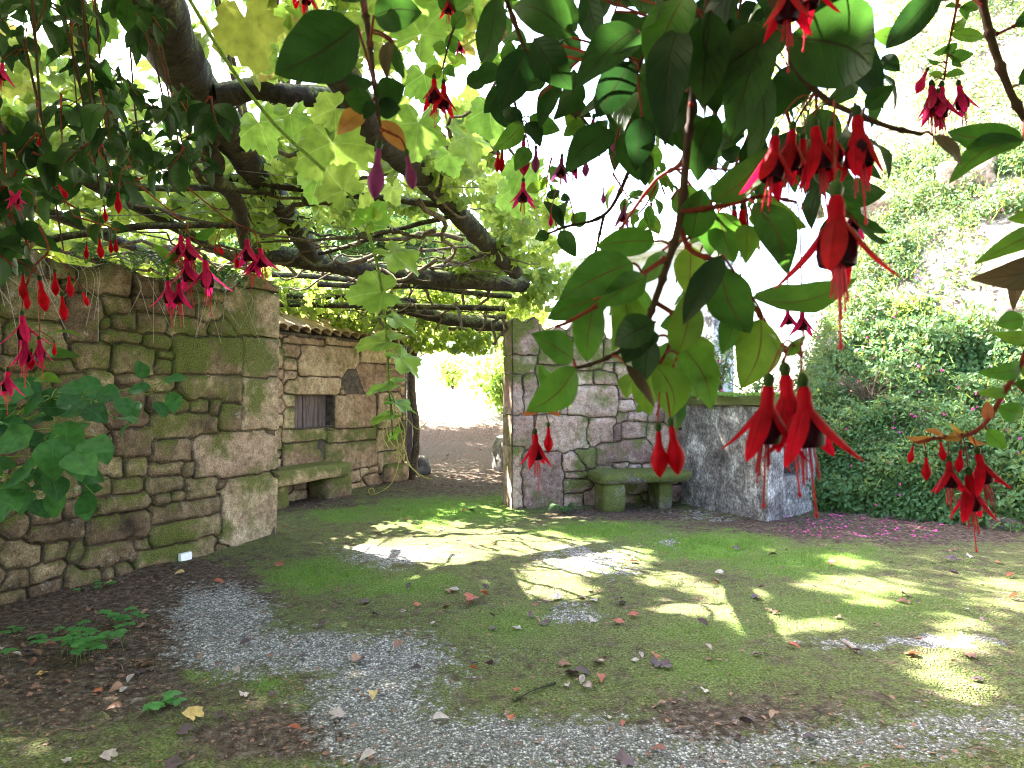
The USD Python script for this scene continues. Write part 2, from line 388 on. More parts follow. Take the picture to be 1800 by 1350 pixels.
leaf_mat('dead_leaf_pale', [(.32, .25, .23), (.42, .36, .33)], [(.3, .2, .15)], .15, .6, nscale=50)
leaf_mat('dead_leaf_yellow', [(.5, .3, .08), (.5, .36, .14)], [(.5, .35, .1)], .2, .6, nscale=50)
leaf_mat('dead_leaf_dark', [(.05, .03, .035), (.10, .055, .06)], [(.08, .05, .04)], .1, .6, nscale=50)


def petal(name, c, t, tf=.4, rough=.4):
    leaf_mat(name, [tuple(k * .75 for k in c), c, tuple(k * 1.25 for k in c)], [t], tf, rough, nscale=120, spec=.08, vein=tuple(k * .45 for k in c) if 'sepal' in name else None)


petal('sepal_red', (.42, .003, .02), (.66, .005, .035), .42, .5)
petal('sepal_pink', (.52, .008, .11), (.75, .014, .2), .4, .5)  # pink flowers; also left flowers, coloured as if struck by sun
petal('bud_violet', (.22, .04, .16), (.4, .07, .3))
petal('corolla_purple', (.035, .004, .018), (.10, .004, .03), .3)
petal('tiny_pink', (.6, .08, .32), (.7, .1, .4))
petal('ovary_green', (.035, .06, .02), (.1, .16, .03), .2)
petal('stamen_red', (.5, .03, .06), (.6, .06, .08), .3)
petal('stalk_red', (.22, .04, .035), (.4, .08, .06), .3)
petal('twig', (.06, .03, .025), (.1, .05, .04), .1, .7)
petal('shoot_stem', (.14, .2, .05), (.3, .4, .1), .3, .5)
petal('tendril', (.45, .42, .16), (.5, .5, .2), .3, .5)
# ------------------------------------------------------------------ ground
def axis(a, b, step, lo, hi, grow=1.22):
    mid = list(np.arange(a, b + 1e-6, step)); up, dn, d = [], [], step
    while (up[-1] if up else b) < hi:
        d *= grow; up.append((up[-1] if up else b) + d)
    d = step
    while (dn[-1] if dn else a) > lo:
        d *= grow; dn.append((dn[-1] if dn else a) - d)
    return A(dn[::-1] + mid + up)


def ground_z(x, y):
    x, y = np.asarray(x, float), np.asarray(y, float)
    z = .05 * (fbm(np.stack([x * .8, y * .8, 0 * x], -1), 3, 3) - .5) + .03 * (fbm(np.stack([x * 4, y * 4, 0 * x], -1), 3, 5) - .5) + .03 * (fbm(np.stack([x * 11, y * 11, 0 * x], -1), 2, 6) - .5)
    rise = np.clip((y - 20) / 8, 0, 1); rise = rise * rise * (3 - 2 * rise)
    z = z + rise * (1.6 + .8 * (fbm(np.stack([x * .3, y * .3, 0 * x], -1), 3, 9) - .5)) * np.exp(-np.maximum(0, y - 60) / 30)
    bank = np.clip((x - .1) / 1.4, 0, 1) * np.clip((y - 11.5) / 3, 0, 1) * .7          # bank beside the path
    return z + bank


def blobs(px, py, lst):
    o = np.zeros_like(px)
    for cx, cy, rx, ry, a in lst:
        o = np.maximum(o, a * np.exp(-.5 * (((px - cx) / rx) ** 2 + ((py - cy) / ry) ** 2) * 1.3))
    return o


GRAVEL = [(385, 1075, 85, 45, 1), (400, 1140, 90, 45, 1), (550, 1150, 150, 36, .9), (690, 1165, 110, 45, .9), (650, 1240, 110, 55, 1), (740, 1310, 150, 50, 1), (900, 1310, 200, 50, .95), (1050, 1310, 200, 50, .85),
          (1250, 1325, 250, 40, .8), (1500, 1310, 250, 40, .66), (1700, 1280, 200, 45, .6), (1000, 1080, 50, 16, .7), (1600, 1132, 180, 10, .85), (700, 978, 90, 18, .85), (1040, 985, 90, 26, .75), (1170, 950, 16, 12, .7),
          (1230, 905, 60, 7, .6), (560, 1140, 300, 30, .55)]
MOSS = [(780, 900, 150, 26, 1), (600, 905, 80, 18, .8), (1050, 935, 130, 18, .95), (1250, 960, 150, 28, 1), (1420, 985, 160, 28, .85), (560, 1010, 130, 32, .9), (700, 1030, 150, 28, .75), (450, 1010, 50, 12, .6),
        (900, 1100, 140, 45, .62), (1500, 1070, 300, 60, .6), (1250, 1180, 200, 55, .58), (950, 1200, 150, 36, .45), (350, 1190, 70, 18, .6), (460, 1205, 50, 12, .85), (1650, 1200, 160, 50, .45), (880, 880, 60, 14, .8), (1250, 1110, 200, 30, .6), (300, 1280, 300, 50, .4)]
SOIL = [(130, 1110, 170, 70, 1), (200, 1025, 210, 30, 1), (330, 1020, 60, 22, .8), (100, 1200, 180, 60, .6), (810, 790, 130, 48, 1.3), (1100, 903, 90, 8, .8), (1330, 915, 60, 8, .6), (1550, 930, 220, 15, 1), (560, 884, 80, 9, .7), (500, 1290, 120, 30, .6), (1280, 1260, 120, 30, .4)]
gx, gy = axis(-4.2, 6.2, .036, -400, 400), axis(2.2, 12.0, .036, -60, 700)
X, Y = np.meshgrid(gx, gy, indexing='ij')
Z = ground_z(X, Y)
gv = np.stack([X, Y, Z], -1).reshape(-1, 3)
i, j = np.meshgrid(np.arange(len(gx) - 1), np.arange(len(gy) - 1), indexing='ij')
n = len(gy)
gf = np.stack([i * n + j, (i + 1) * n + j, (i + 1) * n + j + 1, i * n + j + 1], -1).reshape(-1, 4)


def masks(x, y):
    x, y = np.asarray(x, float), np.asarray(y, float)
    yy = np.maximum(y, 1.2)
    px, py = 900 + x * F / yy, HY + H * F / yy
    w = 40 * (fbm(np.stack([x * 2, y * 2, 0 * x], -1), 3, 21) - .5) + 70 * (fbm(np.stack([x * 9, y * 9, 0 * x], -1), 3, 22) - .5)
    near = (y > .8)
    g = blobs(px + w, py + w * .5, GRAVEL) * near
    m = blobs(px + w, py - w * .4, MOSS) * near
    s = blobs(px - w, py + w * .4, SOIL) * near
    return g, np.maximum(m, .34), s * .9


gm, mm, sm = masks(gv[:, 0], gv[:, 1])
dm = np.clip((gv[:, 1] - 22.5) / 2, 0, 1) * np.clip((90 - gv[:, 1]) / 30, 0, 1)
usdkit.material(stage, L('ground'), {
    'g': ('geometry', {}), 'ag': ('attribute', {'attribute': 'gravel'}), 'am': ('attribute', {'attribute': 'moss'}), 'as': ('attribute', {'attribute': 'soil'}),
    # soil and litter colour
    'n1': ('noise_texture', {'scale': 22, 'detail': 6, 'roughness': .7}),
    'r1': ('rgb_ramp', {'ramp': [(.3, (.022, .015, .011)), (.48, (.085, .058, .042)), (.6, (.16, .115, .085)), (.74, (.32, .26, .21))]}),
    # moss
    'n2': ('noise_texture', {'scale': 7, 'detail': 9, 'roughness': .8}),
    'n3': ('noise_texture', {'scale': 70, 'detail': 4, 'roughness': .7}),
    'r3': ('rgb_ramp', {'ramp': [(.3, (.03, .033, .014)), (.45, (.10, .12, .035)), (.6, (.19, .21, .07)), (.72, (.36, .34, .25))]}),
    'r3b': ('rgb_ramp', {'ramp': [(.28, (.035, .07, .012)), (.46, (.11, .22, .024)), (.66, (.20, .34, .05))]}),
    'rb': ('rgb_ramp', {'ramp': [(.45, (0, 0, 0)), (.95, (1, 1, 1))]}), 'mb': ('mix', {}),
    'ms': ('math', {'math_type': 'multiply_add', 'value2': 1.7, 'value3': -.85}), 'ma': ('math', {'math_type': 'add'}), 'mb2': ('math', {'math_type': 'subtract'}),
    'rm': ('rgb_ramp', {'ramp': [(.12, (0, 0, 0)), (.4, (1, 1, 1))]}), 'm1': ('mix', {}),
    # gravel
    'v': ('voronoi_texture', {'scale': 75, 'randomness': 1}), 'sc': ('separate_color', {}),
    'rv': ('rgb_ramp', {'ramp': [(0, (.15, .14, .13)), (.4, (.40, .375, .355)), (.75, (.60, .57, .545)), (1, (.86, .84, .81))]}),
    'rd': ('rgb_ramp', {'ramp': [(.25, (1, 1, 1)), (.75, (.3, .29, .27))]}), 'mv': ('mix', {'mix_type': 'multiply', 'fac': 1.}),
    'gs': ('math', {'math_type': 'multiply_add', 'value2': 2.0, 'value3': -1.0}), 'ga': ('math', {'math_type': 'add'}),
    'rg': ('rgb_ramp', {'ramp': [(.40, (0, 0, 0)), (.66, (1, 1, 1))]}), 'm2': ('mix', {}),
    'ad': ('attribute', {'attribute': 'dry'}), 'r7': ('rgb_ramp', {'ramp': [(.3, (.38, .34, .24)), (.5, (.6, .56, .44)), (.7, (.3, .36, .16))]}), 'm7': ('mix', {}),
    'bh': ('mix', {'fac': .5}), 'b': ('bump', {'strength': 1.0, 'distance': .04}),
    'p': ('principled_bsdf', {'roughness': .95, 'specular_ior_level': .15})},
    [('ad.fac', 'm7.fac'), ('n2.fac', 'r7.fac'), ('m2.color', 'm7.color1'), ('r7.color', 'm7.color2'), ('g.position', 'n1.vector'), ('g.position', 'n2.vector'), ('g.position', 'n3.vector'), ('g.position', 'v.vector'),
     ('n1.fac', 'r1.fac'), ('n3.fac', 'r3.fac'), ('n3.fac', 'r3b.fac'), ('am.fac', 'rb.fac'), ('rb.color', 'mb.fac'), ('r3.color', 'mb.color1'), ('r3b.color', 'mb.color2'),
     ('n2.fac', 'ms.value1'), ('ms.value', 'ma.value1'), ('am.fac', 'ma.value2'), ('ma.value', 'mb2.value1'), ('as.fac', 'mb2.value2'), ('mb2.value', 'rm.fac'),
     ('rm.color', 'm1.fac'), ('r1.color', 'm1.color1'), ('mb.color', 'm1.color2'),
     ('v.color', 'sc.color'), ('sc.r', 'rv.fac'), ('v.distance', 'rd.fac'), ('rv.color', 'mv.color1'), ('rd.color', 'mv.color2'),
     ('n1.fac', 'gs.value1'), ('gs.value', 'ga.value1'), ('ag.fac', 'ga.value2'), ('ga.value', 'rg.fac'), ('rg.color', 'm2.fac'), ('m1.color', 'm2.color1'), ('mv.color', 'm2.color2'),
     ('n3.fac', 'bh.color1'), ('rd.color', 'bh.color2'), ('bh.color', 'b.height'), ('b.normal', 'p.normal'), ('m7.color', 'p.base_color')], surface='p.BSDF')
obj('ground', (gv, gf), L('ground'), kind='structure', label='mossy gravel courtyard ground with bare soil and a path leading out through the gateway', cat='ground', attrs={'gravel': gm, 'moss': mm, 'soil': sm, 'dry': dm})

# ------------------------------------------------------------------ stone walls from stones laid out on a plane
class Plane:
    """A vertical wall face from ground point a to ground point b, its outward side facing the camera."""
    def __init__(s, a, b):
        s.o = A([a[0], a[1], 0.]); d = A([b[0] - a[0], b[1] - a[1], 0.]); s.len = np.linalg.norm(d); s.u = d / s.len
        s.n = A([s.u[1], -s.u[0], 0.])
        if s.n @ (A([0, 0, 0]) - s.o) < 0:
            s.n = -s.n

    def px(s, px, py):
        d = A([(px - 900) / F, 1, (HY - py) / F]); e = A([0, 0, H])
        p = e + d * (((s.o - e) @ s.n) / (d @ s.n))
        return (p - s.o) @ s.u, p[2]

    def rect(s, x0, y0, x1, y1):
        xc, yc = (x0 + x1) / 2, (y0 + y1) / 2
        u0, u1, v1, v0 = s.px(x0, yc)[0], s.px(x1, yc)[0], s.px(xc, y0)[1], s.px(xc, y1)[1]
        return (min(u0, u1), min(v0, v1), max(u0, u1), max(v0, v1))

    def w(s, uv, h):
        uv = np.asarray(uv)
        return s.o + uv[:, :1] * s.u + A([0, 0, 1.]) * uv[:, 1:2] + s.n * np.asarray(h).reshape(-1, 1)


def mask_poly(mask, u0, v0, res):
    boxes = []
    for r in range(mask.shape[0]):
        row = np.flatnonzero(np.diff(np.concatenate([[0], mask[r].astype(int), [0]])))
        for a, b in zip(row[::2], row[1::2]):
            boxes.append(sbox(u0 + a * res, v0 + r * res - 1e-5, u0 + b * res, v0 + (r + 1) * res + 1e-5))
    if not boxes:
        return None
    p = unary_union(boxes)
    if p.geom_type != 'Polygon':
        p = max(p.geoms, key=lambda g: g.area)
    return Polygon(p.exterior)


def stone_relief(pl, poly, seed, depth, skirt, tilt=.012, grain=.016, step=.05, edge=.05, flat=False):
    edge = edge * .6
    """A stone: its outline on the wall plane, a pillowed rough face and sides running back into the wall."""
    ring = A(poly.exterior.segmentize(step).coords)[:-1]
    minx, miny, maxx, maxy = poly.bounds
    st = max(step * 1.1, math.sqrt(poly.area / 60))
    gxx, gyy = np.meshgrid(np.arange(minx, maxx, st), np.arange(miny, maxy, st))
    r = np.random.default_rng(seed)
    q = np.stack([gxx.ravel(), gyy.ravel()], 1) + r.uniform(-.3, .3, (gxx.size, 2)) * st
    inner = poly.buffer(-.016)
    if not inner.is_empty:
        if inner.geom_type != 'Polygon':
            inner = max(inner.geoms, key=lambda g: g.area)
        ring2 = A(inner.exterior.segmentize(step).coords)[:-1]
        q = q[shapely.contains_xy(poly.buffer(-.03), q[:, 0], q[:, 1])] if len(q) else q
        pts = np.vstack([ring, ring2, q])
    else:
        pts = np.vstack([ring, q[shapely.contains_xy(poly.buffer(-.01), q[:, 0], q[:, 1])]])
    tri = Delaunay(pts).simplices
    c = pts[tri].mean(1)
    tri = tri[shapely.contains_xy(poly, c[:, 0], c[:, 1])]
    e1, e2 = pts[tri[:, 1]] - pts[tri[:, 0]], pts[tri[:, 2]] - pts[tri[:, 0]]
    crs = e1[:, 0] * e2[:, 1] - e1[:, 1] * e2[:, 0]
    tri = tri[np.abs(crs) > 1e-8]; crs = crs[np.abs(crs) > 1e-8]
    tri[crs < 0] = tri[crs < 0][:, ::-1]
    d = shapely.distance(shapely.points(pts), poly.exterior)
    t = np.clip(d / edge, 0, 1)
    h = -.022 + depth * np.sqrt(1 - (1 - t) ** 2) * .7 + .022 * np.sqrt(1 - (1 - np.clip(d / .014, 0, 1)) ** 2)
    cen = pts.mean(0)
    h = h + ((pts - cen) @ r.normal(0, tilt * 3, 2)) * (t > 0)
    h = h + grain * 2 * (fbm(np.c_[pts * 10, np.full(len(pts), seed * 1.7)], 5, seed % 50) - .5) * np.clip(d / .015, 0, 1)
    nr = len(ring)
    back = pl.w(ring, np.full(nr, -skirt))
    v = np.vstack([pl.w(pts, h), back])
    k = np.arange(nr); k2 = (k + 1) % nr
    m = len(pts)
    f = np.vstack([tri, np.stack([k, m + k, k2], 1), np.stack([k2, m + k, m + k2], 1)])
    if np.cross(pl.u, [0, 0, 1.]) @ pl.n < 0:
        f = f[:, ::-1]
    return v, f


def stone_wall(parent, pl, rects, u_range, v_range, mat, name='stone', fill=.05, joint=.0035, warp=.034, depth=.03, skirt=.12, moss=None, special=None, holes=(), seed=0, grain=.016, fillsize=(.5, 1.1), top=None):
    """rects: (x0, y0, x1, y1) of stones in photo pixels. The rest of the face is filled with smaller stones."""
    res = .012
    (u0, u1), (v0, v1) = u_range, v_range
    nu, nv = int((u1 - u0) / res), int((v1 - v0) / res)
    uu, vv = np.meshgrid(u0 + (np.arange(nu) + .5) * res, v0 + (np.arange(nv) + .5) * res)
    r = np.random.default_rng(seed + 5)
    wu = uu + warp * 2 * (fbm(np.stack([uu * 7, vv * 7, 0 * uu + seed], -1), 4, seed) - .5)
    wv = vv + warp * 2 * (fbm(np.stack([uu * 7, vv * 7, 0 * uu + seed + 9.5], -1), 4, seed + 7) - .5)
    best = np.full(uu.shape, 9.); lab = np.full(uu.shape, -1)
    keep = []

    def put(c0, d0, c1, d1, k):
        cx, cy, hx, hy = (c0 + c1) / 2, (d0 + d1) / 2, (c1 - c0) / 2, (d1 - d0) / 2
        rr = min(hx, hy) * .35
        dx, dy = np.maximum(np.abs(wu - cx) - hx + rr, 0), np.maximum(np.abs(wv - cy) - hy + rr, 0)
        ins = np.minimum(np.maximum(np.abs(wu - cx) - hx + rr, np.abs(wv - cy) - hy + rr), 0)
        d = np.hypot(dx, dy) - rr + ins
        m = d < best
        best[m] = d[m]; lab[m] = k
    for x0, y0, x1, y1 in rects:
        put(*pl.rect(x0, y0, x1, y1), len(keep)); keep.append(1)
    hole = np.zeros(uu.shape, bool)
    for h in holes:
        a, b, c, d = pl.rect(*h)
        hole |= (uu > a) & (uu < c) & (vv > b) & (vv < d)
    best[hole] = -9; lab[hole] = -2
    if top is not None:
        over = vv > top(uu)
        best[over] = -9; lab[over] = -2
    for _ in range(260):
        k = np.argmax(best)
        b = best.flat[k]
        if b < fill:
            break
        b = min(b, .16)
        hx, hy = b * r.uniform(.9, 1.7) * fillsize[1], b * r.uniform(.6, .95) * fillsize[1]
        cu, cv = uu.flat[k], vv.flat[k]
        put(cu - hx, cv - hy, cu + hx, cv + hy, len(keep)); keep.append(0)
    made = 0
    for k in range(len(keep)):
        mk = lab == k
        if mk.sum() < 14:
            continue
        rows, cols = np.flatnonzero(mk.any(1)), np.flatnonzero(mk.any(0))
        p = mask_poly(mk[rows[0]:rows[-1] + 1, cols[0]:cols[-1] + 1], u0 + cols[0] * res, v0 + rows[0] * res, res)
        p = p.buffer(.008).buffer(-.016).buffer(.008 - joint).simplify(.009)
        if p.is_empty:
            continue
        if p.geom_type != 'Polygon':
            p = max(p.geoms, key=lambda g: g.area)
        if p.area < .0009:
            continue
        cen = A(p.centroid.coords[0])
        mt, dp, sk, gr = mat, depth * r.uniform(.5, 1.5), skirt, grain
        if special and special(k, cen):
            mt, dp, sk, gr = special(k, cen)
        sv, sf = stone_relief(pl, p, seed * 1000 + k, dp, sk, grain=gr)
        ms = 0.0 if moss is None else moss((sv - pl.o) @ pl.u, sv[:, 2]) + .10 * (fbm(sv * 1.6 + seed, 3, 66) - .5)
        obj(name, (sv, sf), mt, parent, smooth=35, attrs={'moss': ms})
        made += 1
    return made


def slab(pl, u0, u1, v0, v1, d0, d1):
    """Wall core between distances d0 (front) and d1 (back) behind the face."""
    c = []
    for u in (u0, u1):
        for v in (v0, v1):
            for d in (d0, d1):
                c.append(pl.w([[u, v]], [-d])[0])
    f = [[0, 1, 3, 2], [4, 6, 7, 5], [0, 4, 5, 1], [2, 3, 7, 6], [0, 2, 6, 4], [1, 5, 7, 3]]
    return MB().add(c, f).mesh()


# left wall with its gate pillar
PLW = Plane((-3.65, 4.86), (-2.46, 7.2))
left_rects = [(133, 466, 231, 519), (234, 478, 284, 522), (113, 519, 178, 602), (178, 522, 230, 549), (230, 522, 293, 552), (293, 528, 341, 558), (341, 531, 388, 567), (323, 512, 365, 540), (178, 561, 196, 584),
              (196, 549, 240, 584), (240, 549, 292, 587), (292, 559, 367, 592), (178, 581, 246, 605), (252, 587, 299, 614), (367, 558, 420, 590), (127, 602, 201, 644), (193, 605, 273, 659), (276, 614, 305, 632),
              (302, 590, 424, 659), (268, 633, 299, 656), (77, 632, 127, 656), (89, 656, 148, 682), (151, 650, 199, 679), (199, 656, 246, 676), (314, 659, 424, 703), (332, 700, 367, 730), (252, 691, 329, 724),
              (367, 703, 385, 735), (268, 727, 385, 768), (201, 758, 264, 804), (261, 771, 329, 813), (166, 801, 219, 839), (219, 804, 258, 838), (264, 811, 323, 838), (139, 804, 169, 836), (151, 836, 191, 873),
              (197, 839, 249, 867), (258, 836, 321, 864), (326, 836, 378, 878), (160, 869, 255, 901), (258, 880, 381, 913), (296, 866, 326, 880), (148, 904, 264, 949), (264, 913, 391, 952), (47, 898, 110, 919),
              (50, 919, 148, 949), (0, 910, 47, 937), (0, 958, 71, 999), (77, 952, 116, 987), (116, 958, 142, 981), (142, 955, 237, 999), (237, 955, 379, 992), (379, 955, 406, 984), (0, 999, 49, 1038), (50, 987, 110, 1021),
              (110, 999, 172, 1038), (172, 999, 199, 1023), (199, 984, 231, 1011), (237, 994, 296, 1013), (0, 1038, 44, 1064), (53, 1023, 113, 1047), (356, 990, 400, 1004)]
pillar_rects = [(396, 510, 496, 592), (424, 592, 496, 662), (424, 664, 494, 757), (341, 759, 492, 835), (388, 838, 490, 962), (436, 470, 500, 508)]
lw = thing('stone_wall', 'mossy brown rubble wall on the left ending in a gate pillar of big blocks', 'wall', PLW.o)
NL = len(left_rects)


def lw_special(k, cen):
    if NL <= k < NL + len(pillar_rects):
        return (M['pillar_stone'], .012, .55, .012)


def lw_moss(u, v):
    """Moss sits on the upper middle of the wall and at its foot, as in the photograph."""
    p = PLW.w(np.stack([u, v], 1), np.zeros(len(u)))
    px, py = 900 + p[:, 0] * F / np.maximum(p[:, 1], .5), HY + (H - p[:, 2]) * F / np.maximum(p[:, 1], .5)
    m = blobs(px, py, [(330, 620, 130, 65, .17), (420, 560, 45, 60, .14), (370, 690, 70, 30, .18), (310, 740, 80, 40, .08), (320, 940, 90, 30, .12), (430, 630, 30, 90, .08), (200, 640, 100, 40, .06)])
    return m * 1.1 - .03


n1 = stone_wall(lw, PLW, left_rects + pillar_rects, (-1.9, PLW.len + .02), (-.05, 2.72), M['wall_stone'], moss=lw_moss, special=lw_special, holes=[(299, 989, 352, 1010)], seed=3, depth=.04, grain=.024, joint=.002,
                top=lambda u: 2.52 + .16 * np.clip((u - 2.0) / .3, 0, 1) + .05 * np.sin(u * 9))
obj('wall_core', slab(PLW, -1.9, PLW.len - .03, -.2, 2.5, .022, .6), M['mortar'], lw)
hu0, hv0, hu1, hv1 = PLW.rect(299, 989, 352, 1010)  # the white block stands in for sunlight showing through a wall gap
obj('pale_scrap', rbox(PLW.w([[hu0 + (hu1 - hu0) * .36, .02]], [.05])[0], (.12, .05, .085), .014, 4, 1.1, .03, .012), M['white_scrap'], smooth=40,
    label='white block standing in for a sunlit gap at the foot of the left wall', cat='sunlit_gap')

# right wall beside the gateway
PRW = Plane((0.0, 8.85), (2.75, 9.55))
right_rects = [(1004, 656, 1043, 677), (1046, 653, 1089, 676), (997, 678, 1085, 731), (1089, 704, 1116, 725), (1085, 725, 1105, 743), (1105, 722, 1137, 741), (1095, 741, 1134, 766), (1080, 749, 1093, 774), (1033, 736, 1080, 779),
               (989, 795, 1036, 828), (1007, 790, 1048, 826), (994, 829, 1040, 842), (992, 842, 1043, 868), (994, 868, 1023, 891), (1025, 858, 1076, 896), (1050, 777, 1150, 813), (1140, 745, 1175, 800), (1137, 700, 1170, 740),
               (1090, 676, 1135, 702), (985, 700, 996, 729), (1076, 640, 1150, 672), (1150, 640, 1200, 700), (1000, 600, 1060, 650), (1063, 590, 1130, 636), (1000, 560, 1080, 596)]
rp_rects = [(901, 559, 945, 623), (948, 562, 990, 640), (901, 626, 942, 655), (903, 658, 918, 728), (919, 660, 942, 728), (943, 644, 990, 727), (901, 731, 938, 783), (940, 730, 1032, 792), (901, 787, 918, 893), (919, 795, 988, 899)]
rw = thing('stone_wall', 'pinkish stone wall on the right of the gateway behind the mossy bench', 'wall', PRW.o)
NR = len(right_rects)


def rw_special(k, cen):
    if NR <= k < NR + len(rp_rects):
        return (M['pink_stone'], .012, .5, .012)


def rw_moss(u, v):
    return -.02 + .16 * np.clip((v - 1.55) / .2, 0, 1) * np.where(v < 2.1, 1, .6) + .2 * ((np.abs(u - 1.05) < .16) & (v > .3) & (v < .75))


stone_wall(rw, PRW, right_rects + rp_rects, (.0, PRW.len), (-.05, 2.5), M['pink_stone'], moss=rw_moss, special=rw_special, seed=8, depth=.024, joint=.0012, warp=.045, grain=.02, top=lambda u: 2.40 + .07 * np.sin(u * 8) + .05 * np.sin(u * 21 + 1) - .28 * np.clip((u - 1.1) / 1.2, 0, 1))
obj('wall_core', slab(PRW, .03, PRW.len, -.2, 2.05, .012, .5), M['mortar'], rw)

# stone building seen through the gateway, with a barred window
PHB = Plane((-3.35, 8.9), (-1.87, 12.0))
hb = thing('stone_building', 'low stone outbuilding left of the path with a small barred window', 'building', PHB.o)
house_rects = [(497, 607, 535, 629), (497, 630, 520, 650), (497, 652, 520, 672), (525, 610, 632, 660), (503, 665, 598, 692), (604, 641, 700, 688), (497, 695, 518, 716), (497, 717, 518, 752), (590, 695, 660, 752),
               (663, 690, 708, 752), (635, 612, 705, 638), (497, 592, 570, 605), (572, 592, 640, 606), (642, 592, 708, 607), (494, 756, 575, 775), (577, 754, 660, 775), (662, 755, 708, 790), (494, 778, 570, 826), (572, 778, 660, 826),
               (664, 795, 708, 832), (640, 830, 706, 850)]


def hb_moss(u, v):
    return -.07 + .19 * np.clip(1 - np.abs(v - .72) / .32, 0, 1) ** .5


stone_wall(hb, PHB, house_rects, (-.9, PHB.len), (-.05, 2.36), M['house_stone'], moss=hb_moss, special=lambda k, c: (M['house_stone'], .012, .3, .012), seed=5, depth=.015, warp=.022, joint=.003, holes=[(519, 694, 588, 752)])
wu0, wv0, wu1, wv1 = PHB.rect(519, 694, 588, 752)
core = MB()
for (a, b, c, d) in [(-.9, wu0 - .0, -.2, 2.3), (wu1, PHB.len - .02, -.2, 2.3), (wu0, wu1, -.2, wv0), (wu0, wu1, wv1, 2.3)]:
    core.add(*slab(PHB, a + .001, b, c, d, .022, .34))
obj('wall_core', core.mesh(), M['mortar'], hb)
# room behind and the side wall at the corner
back = A([-PHB.n[0], -PHB.n[1], 0]) * 3.0
pr = PHB.o + PHB.u * PHB.len
obj('side_wall', MB().add([pr - PHB.u * .02 + back * .14 / 1 * 1, pr + back - PHB.u * .02, pr + back - PHB.u * .32, pr - PHB.u * .32 + back * .14,
                           *[q + A([0, 0, 2.3]) for q in (pr - PHB.u * .02 + back * .14, pr + back - PHB.u * .02, pr + back - PHB.u * .32, pr - PHB.u * .32 + back * .14)]],
                          [[0, 1, 5, 4], [1, 2, 6, 5], [2, 3, 7, 6], [3, 0, 4, 7], [4, 5, 6, 7]]).mesh(), M['house_stone'], hb, smooth=False, attrs={'moss': 0.})
win = obj('window', MB().add(*slab(PHB, wu0 - .04, wu1 + .04, wv0 - .04, wv1 + .04, .36, .40)).mesh(), M['dark_hole'], hb, smooth=False)  # near-black sheet behind the boards stands in for the unlit room
nb = 5
for k in range(nb):
    a = wu0 + .01 + (wu1 - wu0 - .02) * k / nb; b = wu0 + .01 + (wu1 - wu0 - .02) * (k + 1) / nb - .006
    sl = k == nb - 1
    o = A([0, 0, 0.])
    pts = [PHB.w([[x, y]], [-z])[0] for x in (a, b) for y in (wv0 + .0, wv1 - .0) for z in (.16 + .012 * (k % 2), .19)]
    obj('board', MB().add(pts, [[0, 1, 3, 2], [4, 6, 7, 5], [0, 4, 5, 1], [2, 3, 7, 6], [0, 2, 6, 4], [1, 5, 7, 3]]).mesh(), M['window_board'], win, smooth=False)
for k in range(4):
    u = wu0 + (wu1 - wu0) * (k + .9) / 4.9
    p0, p1 = PHB.w([[u, wv0]], [-.09])[0], PHB.w([[u + .004 * (-1) ** k, wv1]], [-.09])[0]
    obj('bar', tube(spline([p0, p1], 8), .009, 7, .1, k), M['iron'], win)
# roof of clay tiles, mossy, sloping up and away from the eaves
up = A([0, 0, 1.]); away = -PHB.n
slope = unit(away * .9 + up * .42)
roof = obj('roof', MB().add([PHB.w([[a, 2.33]], [.02])[0] + slope * s for a in (-.9, PHB.len + .1) for s in (0, 3.2)] + [PHB.w([[a, 2.29]], [.02])[0] + slope * s for a in (-.9, PHB.len + .1) for s in (0, 3.2)],
                            [[0, 2, 3, 1], [4, 5, 7, 6], [0, 4, 6, 2], [1, 3, 7, 5], [0, 1, 5, 4], [2, 6, 7, 3]]).mesh(), M['mortar'], hb, smooth=False)
ntile = 20
for k in range(ntile):
    u = -.85 + (PHB.len + .9) * (k + .5) / ntile
    r0 = (PHB.len + .9) / ntile * .55
    for row in range(3):
        b0 = PHB.w([[u, 2.335 + .01 * U()]], [.10 * (row == 0) + .02])[0] + slope * (.55 * row) + up * (.012 * row)
        m = MB()
        ang = np.linspace(0, np.pi, 7)
        ends = []
        for s, rr in ((0, r0), (.6, r0 * .85)):
            for th in (0, .012):
                ends.append(b0 + slope * s + np.cos(ang)[:, None] * PHB.u * (rr + th) + np.sin(ang)[:, None] * np.cross(PHB.u, slope) * np.sign(np.cross(PHB.u, slope)[2]) * (rr * .75 + th))
        v = np.vstack(ends)
        q = []
        for a in range(6):
            q += [[a, a + 1, 14 + a + 1, 14 + a], [7 + a, 21 + a, 21 + a + 1, 7 + a + 1], [a, 7 + a, 7 + a + 1, a + 1]]
        obj('roof_tile', m.add(v, q).mesh(), M['tile'], roof, smooth=30)
# wooden gate leaf folded back at the building's corner
gl = thing('gate_leaf', 'weathered dark wooden gate leaf folded back at the corner of the stone building', 'gate', at(716, 790, 12.0))
for k, (px, w, dz) in enumerate([(708, .07, 0), (719.5, .10, .06)]):
    b = at(px, 800, 12.02 + .1 * k)
    obj('gate_board', rbox(b + A([0, .15, (HY - 590) / 100 * 0 + 1.0]), (w, .35, 2.25), .006, k + 40, .05, .25, .012), M['old_wood'], gl)
obj('rail', rbox(at(722, 640, 12.3), (.05, .5, .1), .004, 3, .05, .1, .01), M['old_wood'], gl)

